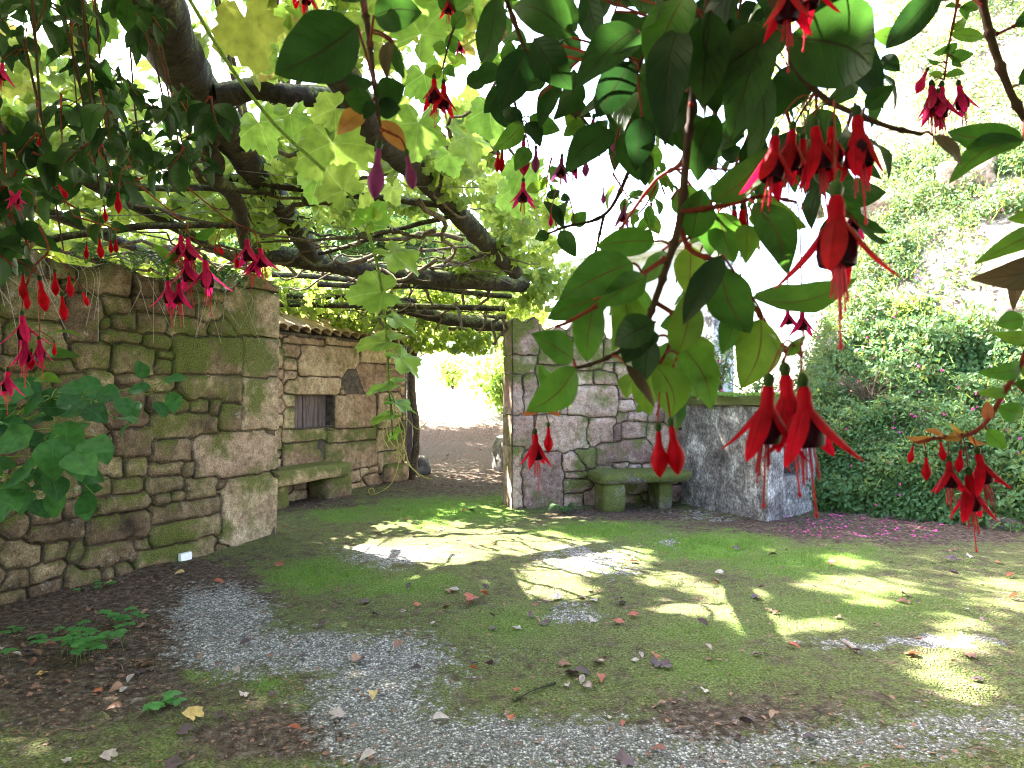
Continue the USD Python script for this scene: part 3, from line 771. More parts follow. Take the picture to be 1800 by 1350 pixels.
# stone benches
def bench(name, label, top, legs, mat, mossv):
    base = A(legs[0][0]); base[2] = 0
    t = thing(name, label, 'bench', base)
    for c, s, rot, sd in top:
        obj('seat_slab', rbox(c, s, .022, sd, rot, .07, .05), mat, t, smooth=50, attrs={'moss': mossv})
    for c, s, rot, sd in legs:
        obj('leg', rbox(c, s, .025, sd, rot, .09, .05), mat, t, smooth=50, attrs={'moss': mossv - .03})
    return t


ra = math.atan2(.7, 2.75)
bc = PRW.w([[1.62, .42]], [.36])[0]
bench('stone_bench', 'mossy granite slab bench against the right wall beside the tank', [(bc, (1.28, .56, .15), ra, 31)],
      [(PRW.w([[1.18, .16]], [.42])[0], (.3, .38, .40), ra, 32), (PRW.w([[1.92, .16]], [.36])[0], (.2, .36, .40), ra, 33)], M['grey_stone'], .14)
rb = math.atan2(PHB.u[1], PHB.u[0])
bb = PHB.w([[.62, .32]], [.22])[0]
bench('stone_bench', 'worn stone bench along the foot of the outbuilding wall under the barred window', [(PHB.w([[.5, .40]], [.25])[0], (1.75, .5, .2), rb, 41)],
      [(PHB.w([[.05, .15]], [.25])[0], (.26, .36, .36), rb, 42), (PHB.w([[1.2, .15]], [.22])[0], (.55, .4, .34), rb, 43)], M['house_stone'], .13)
obj('footing_stone', rbox(at(690, 822, 11.6) * A([1, 1, 0]) + A([0, 0, .14]), (.5, .35, .34), .04, 44, .8, .08, .09), M['house_stone'], hb, smooth=50, attrs={'moss': .05})
obj('boulder', rbox(at(893, 770, 13.2) * A([1, 1, 0]) + A([0.1, 0, .3]), (.75, .7, .75), .1, 45, .5, .09, .22), M['rock'], smooth=60, label='dark rounded boulder beside the path behind the right gate pillar', cat='boulder')
obj('boulder', rbox(at(735, 800, 12.6) * A([1, 1, 0]) + A([0., 0, .14]), (.4, .4, .4), .08, 46, .5, .08, .12), M['rock'], smooth=60, label='small dark rock at the foot of the wooden gate leaf', cat='boulder')

# ------------------------------------------------------------------ cement tank
usdkit.material(stage, L('tank_plaster'), {
    'g': ('geometry', {}), 'mp': ('mapping', {'scale': (1, 1, .8)}),
    'n': ('noise_texture', {'scale': 4, 'detail': 9, 'roughness': .78, 'distortion': .2}),
    'r': ('rgb_ramp', {'ramp': [(.34, (.05, .043, .04)), (.46, (.14, .12, .115)), (.55, (.25, .225, .215)), (.64, (.55, .52, .5))]}),
    'n2': ('noise_texture', {'scale': 38, 'detail': 4, 'roughness': .7}),
    'r2': ('rgb_ramp', {'ramp': [(.35, (.4, .4, .38)), (.65, (1.3, 1.3, 1.3))]}), 'm': ('mix', {'mix_type': 'multiply', 'fac': 1.}),
    'b': ('bump', {'strength': .6, 'distance': .012}), 'p': ('principled_bsdf', {'roughness': .92, 'specular_ior_level': .2})},
    [('g.position', 'mp.vector'), ('mp.vector', 'n.vector'), ('mp.vector', 'n2.vector'), ('n.fac', 'r.fac'), ('n2.fac', 'r2.fac'), ('r.color', 'm.color1'), ('r2.color', 'm.color2'),
     ('m.color', 'p.base_color'), ('n2.fac', 'b.height'), ('b.normal', 'p.normal')], surface='p.BSDF')
TC, TL, TR = A([2.96, 7.9, 0]), A([2.30, 9.25, 0]), A([4.2, 8.95, 0])
tk = thing('water_tank', 'grey stained cement tank with a mossy ledge beside the right stone bench', 'tank', TC)


def prism(base, z0, z1):
    base = A(base)[:, :2]; m = len(base)
    v = np.vstack([np.c_[base, np.full(m, z0)], np.c_[base, np.full(m, z1)]])
    k = np.arange(m); k2 = (k + 1) % m
    f = np.vstack([np.stack([k, k2, m + k], 1), np.stack([k2, m + k2, m + k], 1), [[m, m + i, m + i + 1] for i in range(1, m - 1)], [[0, i + 1, i] for i in range(1, m - 1)]])
    return v, f


def wobble(m, amp, freq=4, sub=.12, seed=0):
    import trimesh
    t = trimesh.Trimesh(*m, process=True)
    v, f = trimesh.remesh.subdivide_to_size(t.vertices, t.faces, sub)
    t = trimesh.Trimesh(v, f, process=True)
    t.merge_vertices(digits_vertex=4)
    v = np.array(t.vertices)
    d = np.stack([fbm(v * freq + k * 31 + seed, 3, seed + k) - .5 for k in range(3)], 1)
    return v + d * 2 * amp, np.array(t.faces)


eL, eR = unit(TL - TC), unit(TR - TC)
Q = lambda a, b: (TC + eL * a + eR * b)
lenL, lenR = np.linalg.norm(TL - TC), np.linalg.norm(TR - TC)
obj('front_panel', wobble(prism([Q(0, 0), Q(0, .36), Q(.30, .36), Q(lenL, .30), Q(lenL, 0)], -.1, 1.34), .012, 3), L('tank_plaster'), tk, smooth=35)
obj('low_sill', wobble(prism([Q(.02, .362), Q(.02, .80), Q(.4, .80), Q(.4, .362)], -.1, .48), .012, 3, .12, 4), L('tank_plaster'), tk, smooth=35)
obj('back_panel', wobble(prism([Q(.42, .36), Q(.42, 1.3), Q(.75, 1.3), Q(.75, .362)], -.1, 1.30), .012, 3, .14, 6), L('tank_plaster'), tk, smooth=35)
obj('side_panel', wobble(prism([Q(.05, .83), Q(.05, 1.25), Q(.418, 1.25), Q(.418, .83)], -.1, 1.1), .012, 3, .14, 7), L('tank_plaster'), tk, smooth=35)
obj('ledge_slab', wobble(prism([Q(-.05, -.04), Q(-.05, .75), Q(lenL + .05, .8), Q(lenL + .05, -.05)], 1.345, 1.46), .02, 4, .1, 9), M['grey_stone'], tk, smooth=40, attrs={'moss': .26})
usdkit.material(stage, L('peeling'), {
    'g': ('geometry', {}), 'n': ('noise_texture', {'scale': 5, 'detail': 8, 'roughness': .75}),
    'r': ('rgb_ramp', {'ramp': [(.40, (.04, .038, .045)), (.47, (.16, .155, .16)), (.52, (.50, .49, .50)), (.75, (.66, .65, .65))]}),
    'b': ('bump', {'strength': .5, 'distance': .01}), 'p': ('principled_bsdf', {'roughness': .9})},
    [('g.position', 'n.vector'), ('n.fac', 'r.fac'), ('r.color', 'p.base_color'), ('n.fac', 'b.height'), ('b.normal', 'p.normal')], surface='p.BSDF')
# whitewashed post and house behind the wall
wp = thing('whitewashed_post', 'peeling whitewashed square post standing above the tank ledge', 'post', at(1262, 690, 10.4) * A([1, 1, 0]))
pc = at(1262, 690, 10.4)
obj('shaft', rbox(A([pc[0], pc[1], 1.75]), (.36, .30, 3.5), .01, 51, .35, .3, .015), L('peeling'), wp, smooth=30)
wh = thing('whitewashed_house', 'bright whitewashed house with a pale roof edge behind the right wall', 'house', (2.6, 11.4, 0))
hc = [A([1.0, 13.6, 0]), A([3.25, 11.0, 0]), A([4.5, 15.6, 0]), A([2.2, 17.6, 0])]
obj('wall', wobble(prism(hc, -.1, 3.9), .01, 2, .6, 2), M['whitewash'], wh, smooth=30)
hd = unit(hc[1] - hc[0]); ho = unit(hc[0] - hc[3])
obj('eaves_board', wobble(prism([hc[0] + ho * .35 - hd * .3, hc[1] + ho * .35 + hd * .3, hc[1] + ho * .02 + hd * .3, hc[0] + ho * .02 - hd * .3], 3.9, 4.02), .006, 3, .4, 3), M['whitewash'], wh, smooth=30)
mid = [(hc[0] + hc[3]) / 2 - hd * .3, (hc[1] + hc[2]) / 2 + hd * .3]
rv = [hc[0] + ho * .4 - hd * .3 + A([0, 0, 4.05]), hc[1] + ho * .4 + hd * .3 + A([0, 0, 4.05]), mid[1] + A([0, 0, 5.0]), mid[0] + A([0, 0, 5.0]), hc[2] - ho * .4 + hd * .3 + A([0, 0, 4.05]), hc[3] - ho * .4 - hd * .3 + A([0, 0, 4.05])]
rv2 = [p - A([0, 0, .05]) for p in rv]
obj('roof', MB().add(rv + rv2, [[0, 1, 2, 3], [3, 2, 4, 5], [7, 6, 9, 8], [8, 9, 11, 10], [0, 6, 7, 1], [4, 10, 11, 5]]).mesh(), M['whitewash'], wh, smooth=False)

# ------------------------------------------------------------------ leaf shapes and scattering
def frames(a, n):
    a = unit(a); n = unit(n - a * (n * a).sum(-1, keepdims=True)); return np.cross(a, n), a, n


def scatter(proto, pos, a, n, s):
    """Copies of a flat shape (x across, y along, z out) at pos with axis a, normal n and size s, as one vertex and face array."""
    v, f = proto
    sd, a, n = frames(np.asarray(a, float), np.asarray(n, float))
    s = np.broadcast_to(np.asarray(s, float), (len(pos),))[:, None, None]
    w = pos[:, None] + s * (v[None, :, 0, None] * sd[:, None] + v[None, :, 1, None] * a[:, None] + v[None, :, 2, None] * n[:, None])
    ff = f[None] + (np.arange(len(pos)) * len(v))[:, None, None]
    return w.reshape(-1, 3), ff.reshape(-1, 3)


def vine_proto(seed, nb=38, fold=.24):
    r = np.random.default_rng(seed)
    th = np.linspace(-np.pi * .93, np.pi * .93, nb)          # 0 = tip; the notch of the stalk is at the back
    lob = .86 + .13 * np.cos(5 * th) * (np.abs(th) < 2.6) + .05 * np.cos(th)
    ser = .05 * ((np.arange(nb) % 2) * 2 - 1)
    rad = (lob + ser + r.normal(0, .02, nb)) * .55
    rad[[0, -1]] *= .75
    out = np.stack([rad * np.sin(th), rad * np.cos(th) + .12, 0 * th], 1)
    mid = out * .5 + [0, .03, 0]
    v = np.vstack([[0, 0, 0], mid, out])
    x, y = v[:, 0], v[:, 1]
    v[:, 2] = fold * np.abs(x) - .35 * (x ** 2 + (y - .1) ** 2) + .05 * np.sin(5 * np.arctan2(x, y)) * np.hypot(x, y) * 2
    k = np.arange(nb - 1)
    f = np.vstack([np.stack([0 * k, 1 + k + 1, 1 + k], 1), np.stack([1 + k, 1 + k + 1, 1 + nb + k + 1], 1), np.stack([1 + k, 1 + nb + k + 1, 1 + nb + k], 1)])
    return v, f


def oval_proto(nu=5, w=.5, fold=.12, curl=.25, p=.8):
    t = np.linspace(0, 1, nu + 1); hw = w * .5 * np.sin(np.pi * t ** p) ** .9
    hw[0] = hw[-1] = 0.012
    vs = []
    for k in range(nu + 1):
        for s in (-1, 0, 1):
            vs.append([hw[k] * s, t[k], abs(s) * fold * hw[k] * 2 - curl * t[k] ** 2 * .5])
    i, j = np.meshgrid(np.arange(nu), np.arange(2), indexing='ij')
    q = np.stack([i * 3 + j, i * 3 + j + 1, (i + 1) * 3 + j + 1, (i + 1) * 3 + j], -1).reshape(-1, 4)
    return A(vs), np.vstack([q[:, [0, 1, 2]], q[:, [0, 2, 3]]])


VP = [vine_proto(k) for k in range(4)]
VPL = [vine_proto(k + 10, 20) for k in range(3)]


def flat_vine(seed, nb=16):
    v, f = vine_proto(seed, nb)
    o = np.vstack([v[:1], v[1 + nb:]]); k = np.arange(nb - 1)
    return o, np.stack([0 * k, 2 + k, 1 + k], 1)


VPX = [flat_vine(k + 30) for k in range(3)]
OV = oval_proto(5)
OV3 = oval_proto(3, .5, .15, .3)


def dirs(n, r=rng):
    d = r.normal(0, 1, (n, 3)); return unit(d)


def in_view(p):
    px, py = 900 + p[:, 0] * F / np.maximum(p[:, 1], .05), HY + (H - p[:, 2]) * F / np.maximum(p[:, 1], .05)
    return (p[:, 1] > .1) & (px > -60) & (px < 1860) & (py > -60) & (py < 1410), px, py


def leaf_set(parent, protos, pos, a, n, s, mat, part='leaf', most=280, stuff='foliage', rest_protos=None):
    """The largest leaves in view as parts, the rest as one joined part."""
    vis, _, _ = in_view(pos)
    score = np.where(vis, s / np.maximum(pos[:, 1], .1), 0)
    order = np.argsort(-score)
    pick = [k for k in order[:most] if score[k] > 0]
    which = np.arange(len(pos)) % len(protos)
    mats = mat if isinstance(mat, list) else [mat]
    for k in pick:
        obj(part, scatter(protos[which[k]], pos[k:k + 1], a[k:k + 1], n[k:k + 1], s[k:k + 1]), mats[k % len(mats)], parent, smooth=True)
    rest = np.setdiff1d(np.arange(len(pos)), pick)
    if len(rest):
        m = MB(); rp = rest_protos or protos
        for w in range(len(protos)):
            r = rest[which[rest] == w]
            if len(r):
                m.add(*scatter(rp[w % len(rp)], pos[r], a[r], n[r], s[r]))
        obj(stuff, m.mesh(), mats[0], parent, smooth=True, kind='stuff')


# ------------------------------------------------------------------ pergola of rough logs
pg = thing('pergola', 'rustic pergola of rough mossy logs carrying the vine between the gate walls', 'pergola', (0, 0, 0))


def log(pts, r0, r1, name='log', nn=26, seed=0, rough=.22, mat='bark', sides=16, bend=.02):
    p = spline(pts, nn); t = np.linspace(0, 1, nn)
    p = p + bend * np.stack([fbm(np.c_[t * 4, t * 0 + seed, t * 0], 2, seed) - .5, fbm(np.c_[t * 4, t * 0 + seed, t * 0 + 5], 2, seed + 3) - .5, fbm(np.c_[t * 4, t * 0 + seed, t * 0 + 9], 2, seed + 5) - .5], 1) * 2
    return obj(name, tube(p, r0 + (r1 - r0) * t, sides, rough, seed, freq=9), M[mat], pg, smooth=60)


log([at(120, -330, 1.7), at(262, 0, 2.5), at(330, 130, 3.2), at(430, 270, 4.5), at(490, 350, 5.8), at(552, 445, 7.3)], .115, .10, seed=1, nn=60)
log([at(560, 60, 2.8), at(640, 200, 3.55), at(700, 270, 4.3), at(780, 345, 5.4), at(850, 420, 6.7), at(905, 478, 8.3)], .08, .095, seed=2, nn=50)
log([at(440, 440, 7.1), at(560, 458, 7.4), at(700, 482, 7.9), at(800, 492, 8.3), at(925, 500, 8.8)], .105, .10, seed=3, nn=40)
log([at(700, 540, 10.0), at(790, 560, 10.1), at(905, 578, 10.2)], .10, .085, seed=4)
log([at(490, 520, 9.6), at(600, 522, 9.8), at(730, 530, 10.2)], .045, .05, 'pole', seed=5)
log([at(380, 160, 3.3), at(480, 163, 3.4), at(590, 172, 3.6), at(660, 185, 3.8)], .058, .05, seed=6, rough=.3)
log([at(352, 215, 3.7), at(372, 280, 4.2), at(410, 350, 5.0), at(432, 425, 6.0)], .072, .05, 'vine_trunk', seed=7, rough=.45, bend=.06)
log([at(350, 300, 4.8), at(480, 325, 4.9), at(640, 345, 5.1), at(800, 362, 5.4)], .028, .026, 'pole', seed=8)
log([at(80, 420, 5.5), at(250, 400, 5.5), at(430, 393, 5.7)], .03, .026, 'pole', seed=9)
log([at(150, 320, 4.4), at(300, 330, 4.6), at(480, 340, 5.0)], .022, .02, 'pole', seed=10)
log([at(560, 445, 7.0), at(680, 410, 6.2), at(810, 375, 5.5)], .022, .02, 'pole', seed=11)
log([at(480, 480, 8.6), at(640, 492, 8.8), at(900, 506, 9.3)], .035, .035, 'pole', seed=12)
log([at(560, 500, 9.0), at(740, 505, 9.2), at(900, 520, 9.6)], .04, .035, 'pole', seed=13)
log([at(190, 190, 2.9), at(205, 240, 3.2), at(218, 290, 3.6)], .03, .02, 'vine_trunk', seed=14, rough=.4)
log([at(540, 350, 5.0), at(575, 310, 4.7), at(595, 280, 4.6)], .06, .075, 'vine_trunk', seed=15, rough=.4)
log([at(620, 500, 8.9), at(770, 470, 8.0), at(880, 440, 7.2)], .03, .025, 'pole', seed=16)
for k in range(4):     # rafters further left, over the wall
    x = -2.9 - .8 * k
    log([(x + .3, 1.5, 2.98), (x, 4, 2.97), (x - .2, 8, 2.98)], .05, .045, 'pole', seed=20 + k)
for k in range(5):
    y = 9.5 + 1.1 * k
    log([(-6, y, 2.75), (-2.5, y + .1, 2.72), (-.1, y + .2, 2.7)], .045, .04, 'pole', seed=30 + k)
for k, (x0, y0, z0, x1, y1, z1) in enumerate([(300, 350, 5.2, 900, 440, 7.4), (480, 505, 8.8, 920, 512, 9.2), (60, 380, 5.4, 520, 360, 5.4), (420, 300, 4.4, 840, 330, 4.9), (640, 420, 6.6, 900, 455, 7.6), (560, 330, 5.0, 900, 500, 8.6), (500, 560, 10.4, 760, 575, 10.8)]):
    a, b = at(x0, y0, z0), at(x1, y1, z1)
    obj('wire', tube(spline([a, (a + b) / 2 - A([0, 0, .03]), b], 14), .0032, 5), M['iron'], pg, smooth=True)
# knobbly vine canes
gv_t = thing('grapevine', 'old grapevine with backlit yellow-green leaves spread over the pergola', 'vine', (-.1, 9.1, 0))
r2 = np.random.default_rng(5)


def cane(pts, r0, r1, seed, nn=18, parent=None, rough=.35, wig=.1):
    p = spline(pts, nn); t = np.linspace(0, 1, nn)
    p = p + wig * 2 * np.stack([fbm(np.c_[t * 6, t * 0 + seed * 1.3, t * 0 + 3 * k], 3, seed % 40 + k) - .5 for k in range(3)], 1)
    return obj('cane', tube(p, r0 + (r1 - r0) * t, 6, rough, seed, freq=12), M['cane_bark'], parent or gv_t, smooth=True)


obj('trunk', tube(spline([(-1.75, 11.9, -.05), (-1.65, 11.8, .8), (-1.72, 11.7, 1.8), (-1.5, 11.3, 2.75)], 22), np.linspace(.07, .045, 22), 9, .4, 3, freq=12), M['cane_bark'], gv_t, smooth=60)
for k in range(85):
    y = r2.uniform(3.4, 12.5) if k < 60 else r2.uniform(6.5, 11)
    x = r2.uniform(-4.6, .15) * min(1, y / 6 + .25)
    d = r2.uniform(0, 2 * np.pi); ln = r2.uniform(.7, 2.2)
    z = 2.93 + r2.uniform(-.08, .14) - (.2 if y > 9 else 0)
    e = A([math.cos(d), math.sin(d), 0]) * ln
    p0 = A([x, y, z])
    if x + e[0] > .3:
        e[0] = -abs(e[0])
    cane([p0, p0 + e * .35 + A([0, 0, r2.uniform(-.1, .1)]), p0 + e * .7 + A([0, 0, r2.uniform(-.1, .1)]), p0 + e + A([0, 0, r2.uniform(-.15, .15)])], r2.uniform(.012, .026), .006, k, wig=.13)
for k in range(16):        # short stubs and spurs between the logs over the gateway
    px, py, zz = r2.uniform(640, 900), r2.uniform(455, 560), r2.uniform(8.6, 10)
    p0 = at(px, py, zz)
    cane([p0, p0 + A([r2.uniform(-.08, .08), 0, -.16]), p0 + A([r2.uniform(-.15, .15), 0, -.36])], .026, .016, 200 + k, nn=9, wig=.05)

# canopy leaves; the unseen spread over and behind the viewer is added for shade
def canopy(n, x0, x1, y0, y1, z0, dz, tilt, gap=.36, size=(.09, .15), seed=0, fr=1.1):
    r = np.random.default_rng(seed)
    p = np.stack([r.uniform(x0, x1, n), r.uniform(y0, y1, n), z0 + dz * r.beta(1.3, 2.2, n)], 1)
    g = fbm(np.c_[p[:, :2] * fr, np.zeros(n)], 3, 17)
    ok = (g > gap) & ~lit_ray(p, 1.4)
    p = p[ok]; n = len(p)
    nrm = unit(A([0, 0, 1.]) + r.normal(0, tilt, (n, 3)))
    a = r.normal(0, 1, (n, 3)); a[:, 2] -= .5
    return p, a, nrm, r.uniform(*size, n)


parts = [canopy(9500, -2.6, -.05, 2.4, 12.6, 2.98, .35, .5, .47, size=(.08, .13), seed=1, fr=1.7), canopy(15000, -7.0, -2.4, 2.4, 12.6, 2.98, .40, .45, .41, size=(.09, .14), seed=6, fr=1.4), canopy(56000, -8.0, 5.5, -7, 2.45, 3.0, .4, .45, .1, seed=2), canopy(1500, -1.0, .5, 5.6, 9.2, 2.95, .4, .55, .40, seed=3),
         canopy(9000, -6.5, .3, 10.5, 15.5, 2.85, .4, .5, .24, seed=4), canopy(13000, -7.5, .8, 15.2, 20.5, 3.25, .5, .5, .2, seed=5)]
# hanging edge of leaves over the path, on the outbuilding's eaves and on the right wall
def clump(c, rad, n, size, seed, gap=0.0):
    r = np.random.default_rng(seed)
    d = dirs(n, r) * (r.uniform(.25, 1, n) ** .5)[:, None]
    p = A(c) + d * A(rad)
    ok = ~lit_ray(p, 1.0) & (fbm(p * 2.5, 2, 4) > gap)
    p, d = p[ok], d[ok]; n = len(p)
    return p, A([0, 0, -1.]) + r.normal(0, .6, (n, 3)), unit(d + A([0, -.4, .5]) + r.normal(0, .5, (n, 3))), r.uniform(*size, n)


parts += [clump(at(800, 600, 11.3), (.95, .3, .22), 330, (.09, .14), 51), clump(at(740, 560, 10.8), (.5, .4, .3), 200, (.08, .13), 52), clump(at(600, 560, 10.6), (1.1, .5, .22), 420, (.08, .13), 53),
          clump(at(540, 525, 9.8), (.7, .5, .25), 260, (.08, .13), 57), clump(at(945, 500, 8.9), (.35, .3, .38), 230, (.07, .12), 54), clump(at(1010, 500, 9.2), (.55, .25, .3), 260, (.06, .11), 55), clump(at(880, 370, 6.9), (.35, .6, .5), 230, (.07, .13), 56),
          clump(at(800, 330, 6.0), (.3, .5, .35), 110, (.07, .13), 58), clump(at(640, 480, 8.7), (1.2, .4, .15), 140, (.08, .13), 59)]
P, Aa, Nn, Ss = (np.concatenate([q[k] for q in parts]) for k in range(4))
leaf_set(gv_t, VPL, P, Aa, Nn, Ss, M['vine_leaf'], most=270, rest_protos=VPX)
for k, (px, py, z, s, axd) in enumerate([(585, 250, 2.1, .24, (.2, 0, -1)), (735, 215, 2.4, .2, (-.1, 0, -1)), (455, 215, 2.6, .2, (.3, 0, -1)), (430, 30, 2.0, .22, (.2, .1, -1)), (740, 60, 2.0, .22, (.5, 0, .6)), (745, 130, 2.3, .16, (.2, 0, -1)), (565, 300, 2.3, .17, (-.4, 0, -1)),
                                             (510, 200, 2.8, .17, (.1, 0, -1)), (695, 190, 2.6, .15, (.3, 0, -1)), (590, 190, 2.5, .15, (-.8, 0, -.3)), (640, 20, 2.1, .2, (.9, 0, -.2)), (140, 60, 2.2, .15, (.2, 0, -1)), (175, 30, 2.1, .16, (-.3, 0, -1)),
                                             (905, 330, 3.0, .2, (.2, 0, -1)), (925, 290, 2.9, .19, (-.5, 0, -1)), (820, 240, 2.8, .2, (.3, 0, -1)), (860, 190, 2.7, .2, (.1, 0, -1)), (790, 270, 3.1, .16, (.2, 0, -1)), (690, 330, 3.3, .13, (.2, 0, -1))]):
    n = unit(A([r2.normal(0, .3), -1, r2.normal(.2, .3)]))
    m = scatter(VP[k % 4], at(px, py, z)[None], A([axd], float), n[None], A([s]))
    obj('leaf', m, M['shoot_leaf'] if k not in (3, 11) else M['vine_leaf'], gv_t, smooth=True, uv=VP[k % 4][0][:, :2])

# the long shoot hanging in the gateway
hs = thing('vine_shoot', 'long green vine shoot with big pale leaves and curly tendrils hanging in the gateway', 'vine shoot', at(640, 390, 1.7))
sp = [at(322, -20, 1.9), at(400, 110, 1.8), (at(480, 215, 1.75)), at(560, 290, 1.7), at(606, 330, 1.7), at(640, 392, 1.68), at(662, 460, 1.66), at(675, 540, 1.65), at(681, 620, 1.65), at(684, 690, 1.65)]
obj('stem', tube(spline(sp, 70), np.linspace(.0052, .003, 70), 7, .15, 2), M['shoot_stem'], hs, smooth=True)
for k, (bx, by, tx, ty, s, nx, ny, nz) in enumerate([(674, 512, 580, 522, .13, .05, -.9, .5), (684, 600, 598, 606, .12, -.1, -.5, .85), (692, 676, 620, 690, .105, 0, -.3, .9), (692, 560, 756, 592, .10, .35, -.32, .9), (704, 628, 752, 674, .10, .65, -.45, .55),
                                                     (694, 708, 752, 728, .085, .3, -.25, 1), (690, 730, 640, 742, .08, -.1, -.28, .95), (690, 445, 755, 490, .12, .4, -.6, .7), (650, 380, 628, 345, .10, -.8, -.6, .1), (645, 392, 675, 360, .10, .8, -.6, .1), (690, 765, 706, 757, .045, .1, -.6, .8),
                                                     (604, 335, 575, 300, .12, -.3, -.9, .2)]):
    b = at(bx, by, 1.65); t_ = at(tx, ty, 1.62 + .02 * (k % 3))
    m = scatter(VP[k % 4], b[None], (t_ - b)[None], A([[nx, ny, nz]], float), A([s]))
    lf = obj('leaf', m, M['shoot_leaf'], hs, smooth=True, uv=VP[k % 4][0][:, :2])
    near = spline(sp, 200); q = near[np.argmin(np.linalg.norm(near - b, axis=1))]
    obj('leaf_stalk', tube(spline([q, (q + b) / 2 + A([0, 0, .008]), b], 7), .0018, 5), M['shoot_stem'], lf, smooth=True)
for k, pts in enumerate([[(684, 690), (690, 740), (702, 800), (688, 850), (655, 870), (648, 862), (655, 858), (658, 864)], [(684, 690), (700, 740), (712, 790), (722, 820), (745, 838), (760, 842)], [(688, 700), (680, 760), (700, 792), (712, 800), (700, 806), (690, 798), (704, 790)],
                         [(690, 712), (712, 760), (705, 800), (730, 828), (738, 838)], [(680, 610), (700, 620), (700, 596), (688, 598), (684, 615), (700, 640)], [(684, 650), (700, 645), (730, 610)], [(692, 720), (672, 760), (684, 790)], [(690, 700), (730, 752), (752, 742)]]):
    obj('tendril', tube(spline([at(x, y, 1.65 + .01 * k) for x, y in pts], 34), .0012, 5), M['tendril'], hs, smooth=True)

# ------------------------------------------------------------------ overgrown bank on the right, hedges, far scene
def bank_z(x, y):
    x, y = np.asarray(x, float), np.asarray(y, float)
    d = (x - 4.1) * .668 + (y - 8.75) * .745 + .5 * (fbm(np.stack([x * .7, y * .7, 0 * x], -1), 3, 31) - .5)
    e = (x - 3.0) * .834 - (y - 9.2) * .552
    f = np.clip((e + .6) / 2.2, 0, 1); f = f * f * (3 - 2 * f)
    z = np.where(d < 0, d * 1.2, np.minimum(d * 2.4, .75 + (d - .31) * 1.12))
    z = z + .5 * (fbm(np.stack([x * 1.1, y * 1.1, 0 * x], -1), 4, 33) - .5) * np.clip(d, 0, 1)
    return np.where(z > 0, np.minimum(z, 12 + .1 * z) * (.12 + .88 * f) - .1 * (1 - f), np.maximum(z, -.4))


bx, by = axis(3.2, 9.5, .12, 2.4, 34), axis(4.5, 15, .12, 0.5, 40)
X, Y = np.meshgrid(bx, by, indexing='ij')
k = len(by); i, j = np.meshgrid(np.arange(len(bx) - 1), np.arange(k - 1), indexing='ij')
Zb = bank_z(X, Y)
qf = np.stack([i * k + j, (i + 1) * k + j, (i + 1) * k + j + 1, i * k + j + 1], -1).reshape(-1, 4)
zf = Zb.reshape(-1)
qf = qf[(zf[qf] > -.35).any(1)]
usdkit.material(stage, L('bank_soil'), {
    'g': ('geometry', {}), 'n': ('noise_texture', {'scale': 4, 'detail': 8, 'roughness': .75}),
    'r': ('rgb_ramp', {'ramp': [(.3, (.06, .045, .03)), (.45, (.17, .13, .10)), (.55, (.36, .32, .27)), (.68, (.52, .48, .44)), (.8, (.14, .16, .07))]}),
    'n2': ('noise_texture', {'scale': 30, 'detail': 4, 'roughness': .7}), 'b': ('bump', {'strength': 1., 'distance': .06}), 'p': ('principled_bsdf', {'roughness': .95})},
    [('g.position', 'n.vector'), ('g.position', 'n2.vector'), ('n.fac', 'r.fac'), ('r.color', 'p.base_color'), ('n2.fac', 'b.height'), ('b.normal', 'p.normal')], surface='p.BSDF')
obj('hillside', (np.stack([X, Y, Zb], -1).reshape(-1, 3), qf), L('bank_soil'), kind='structure', label='steep sunlit overgrown bank rising on the right of the courtyard', cat='hillside')


def bank_points(n, seed, x0=3.3, x1=12, y0=4.5, y1=17, zmax=11, thr=.4, fr=1.3):
    r = np.random.default_rng(seed)
    x, y = r.uniform(x0, x1, n), r.uniform(y0, y1, n)
    z = bank_z(x, y)
    px, py = 900 + x * F / y, HY + (H - z) * F / y
    den = fbm(np.stack([x * fr, y * fr, z * fr], -1), 3, 41)
    ok = (z > .02) & (z < zmax) & (den > thr) & (px < 1950)
    p = np.stack([x, y, z], 1)[ok]
    e = .05
    gx_, gy_ = (bank_z(p[:, 0] + e, p[:, 1]) - p[:, 2]) / e, (bank_z(p[:, 0], p[:, 1] + e) - p[:, 2]) / e
    return p, unit(np.stack([-gx_, -gy_, np.ones(len(p))], 1)), r


pa = [bank_points(60000, 1, thr=.47, fr=.8), bank_points(120000, 11, x1=8.5, y0=4.5, y1=12.5, zmax=6, thr=.47, fr=.9), bank_points(60000, 12, x1=7.5, y0=4.5, y1=10.5, zmax=2.6, thr=.40, fr=1.7), bank_points(160000, 13, x1=6.5, y0=4.5, y1=9.6, zmax=.8, thr=.33)]
p, nr, r = np.vstack([q[0] for q in pa]), np.vstack([q[1] for q in pa]), pa[0][2]
off = r.beta(1, 2, len(p)) * (.12 + .6 * np.clip(fbm(p * 1.9, 3, 77) - .42, 0, 1) * 2.2)
p = p + nr * off[:, None]
a = r.normal(0, 1, (len(p), 3)); a[:, 2] -= .9
obj('ivy', MB().add(*scatter(OV3, p, a, nr + A([-.2, -.3, .3]) + r.normal(0, .45, (len(p), 3)), r.uniform(.035, .07, len(p)) * (.7 + 1.3 * fbm(p * 1.2, 2, 5)))).mesh(), M['bank_leaf'], kind='stuff', smooth=True,
    label='tangle of small leaved climbers and ivy covering the sunlit right bank', cat='ground cover')
p, nr, r = bank_points(9000, 2, thr=.3, zmax=10)
a = nr + r.normal(0, .5, (len(p), 3)) + A([0, 0, -.2])
blade = (A([[-.02, 0, 0], [.02, 0, 0], [.012, .55, .03], [0, 1, .2], [-.012, .55, .03]]), A([[0, 1, 2], [0, 2, 4], [4, 2, 3]]))
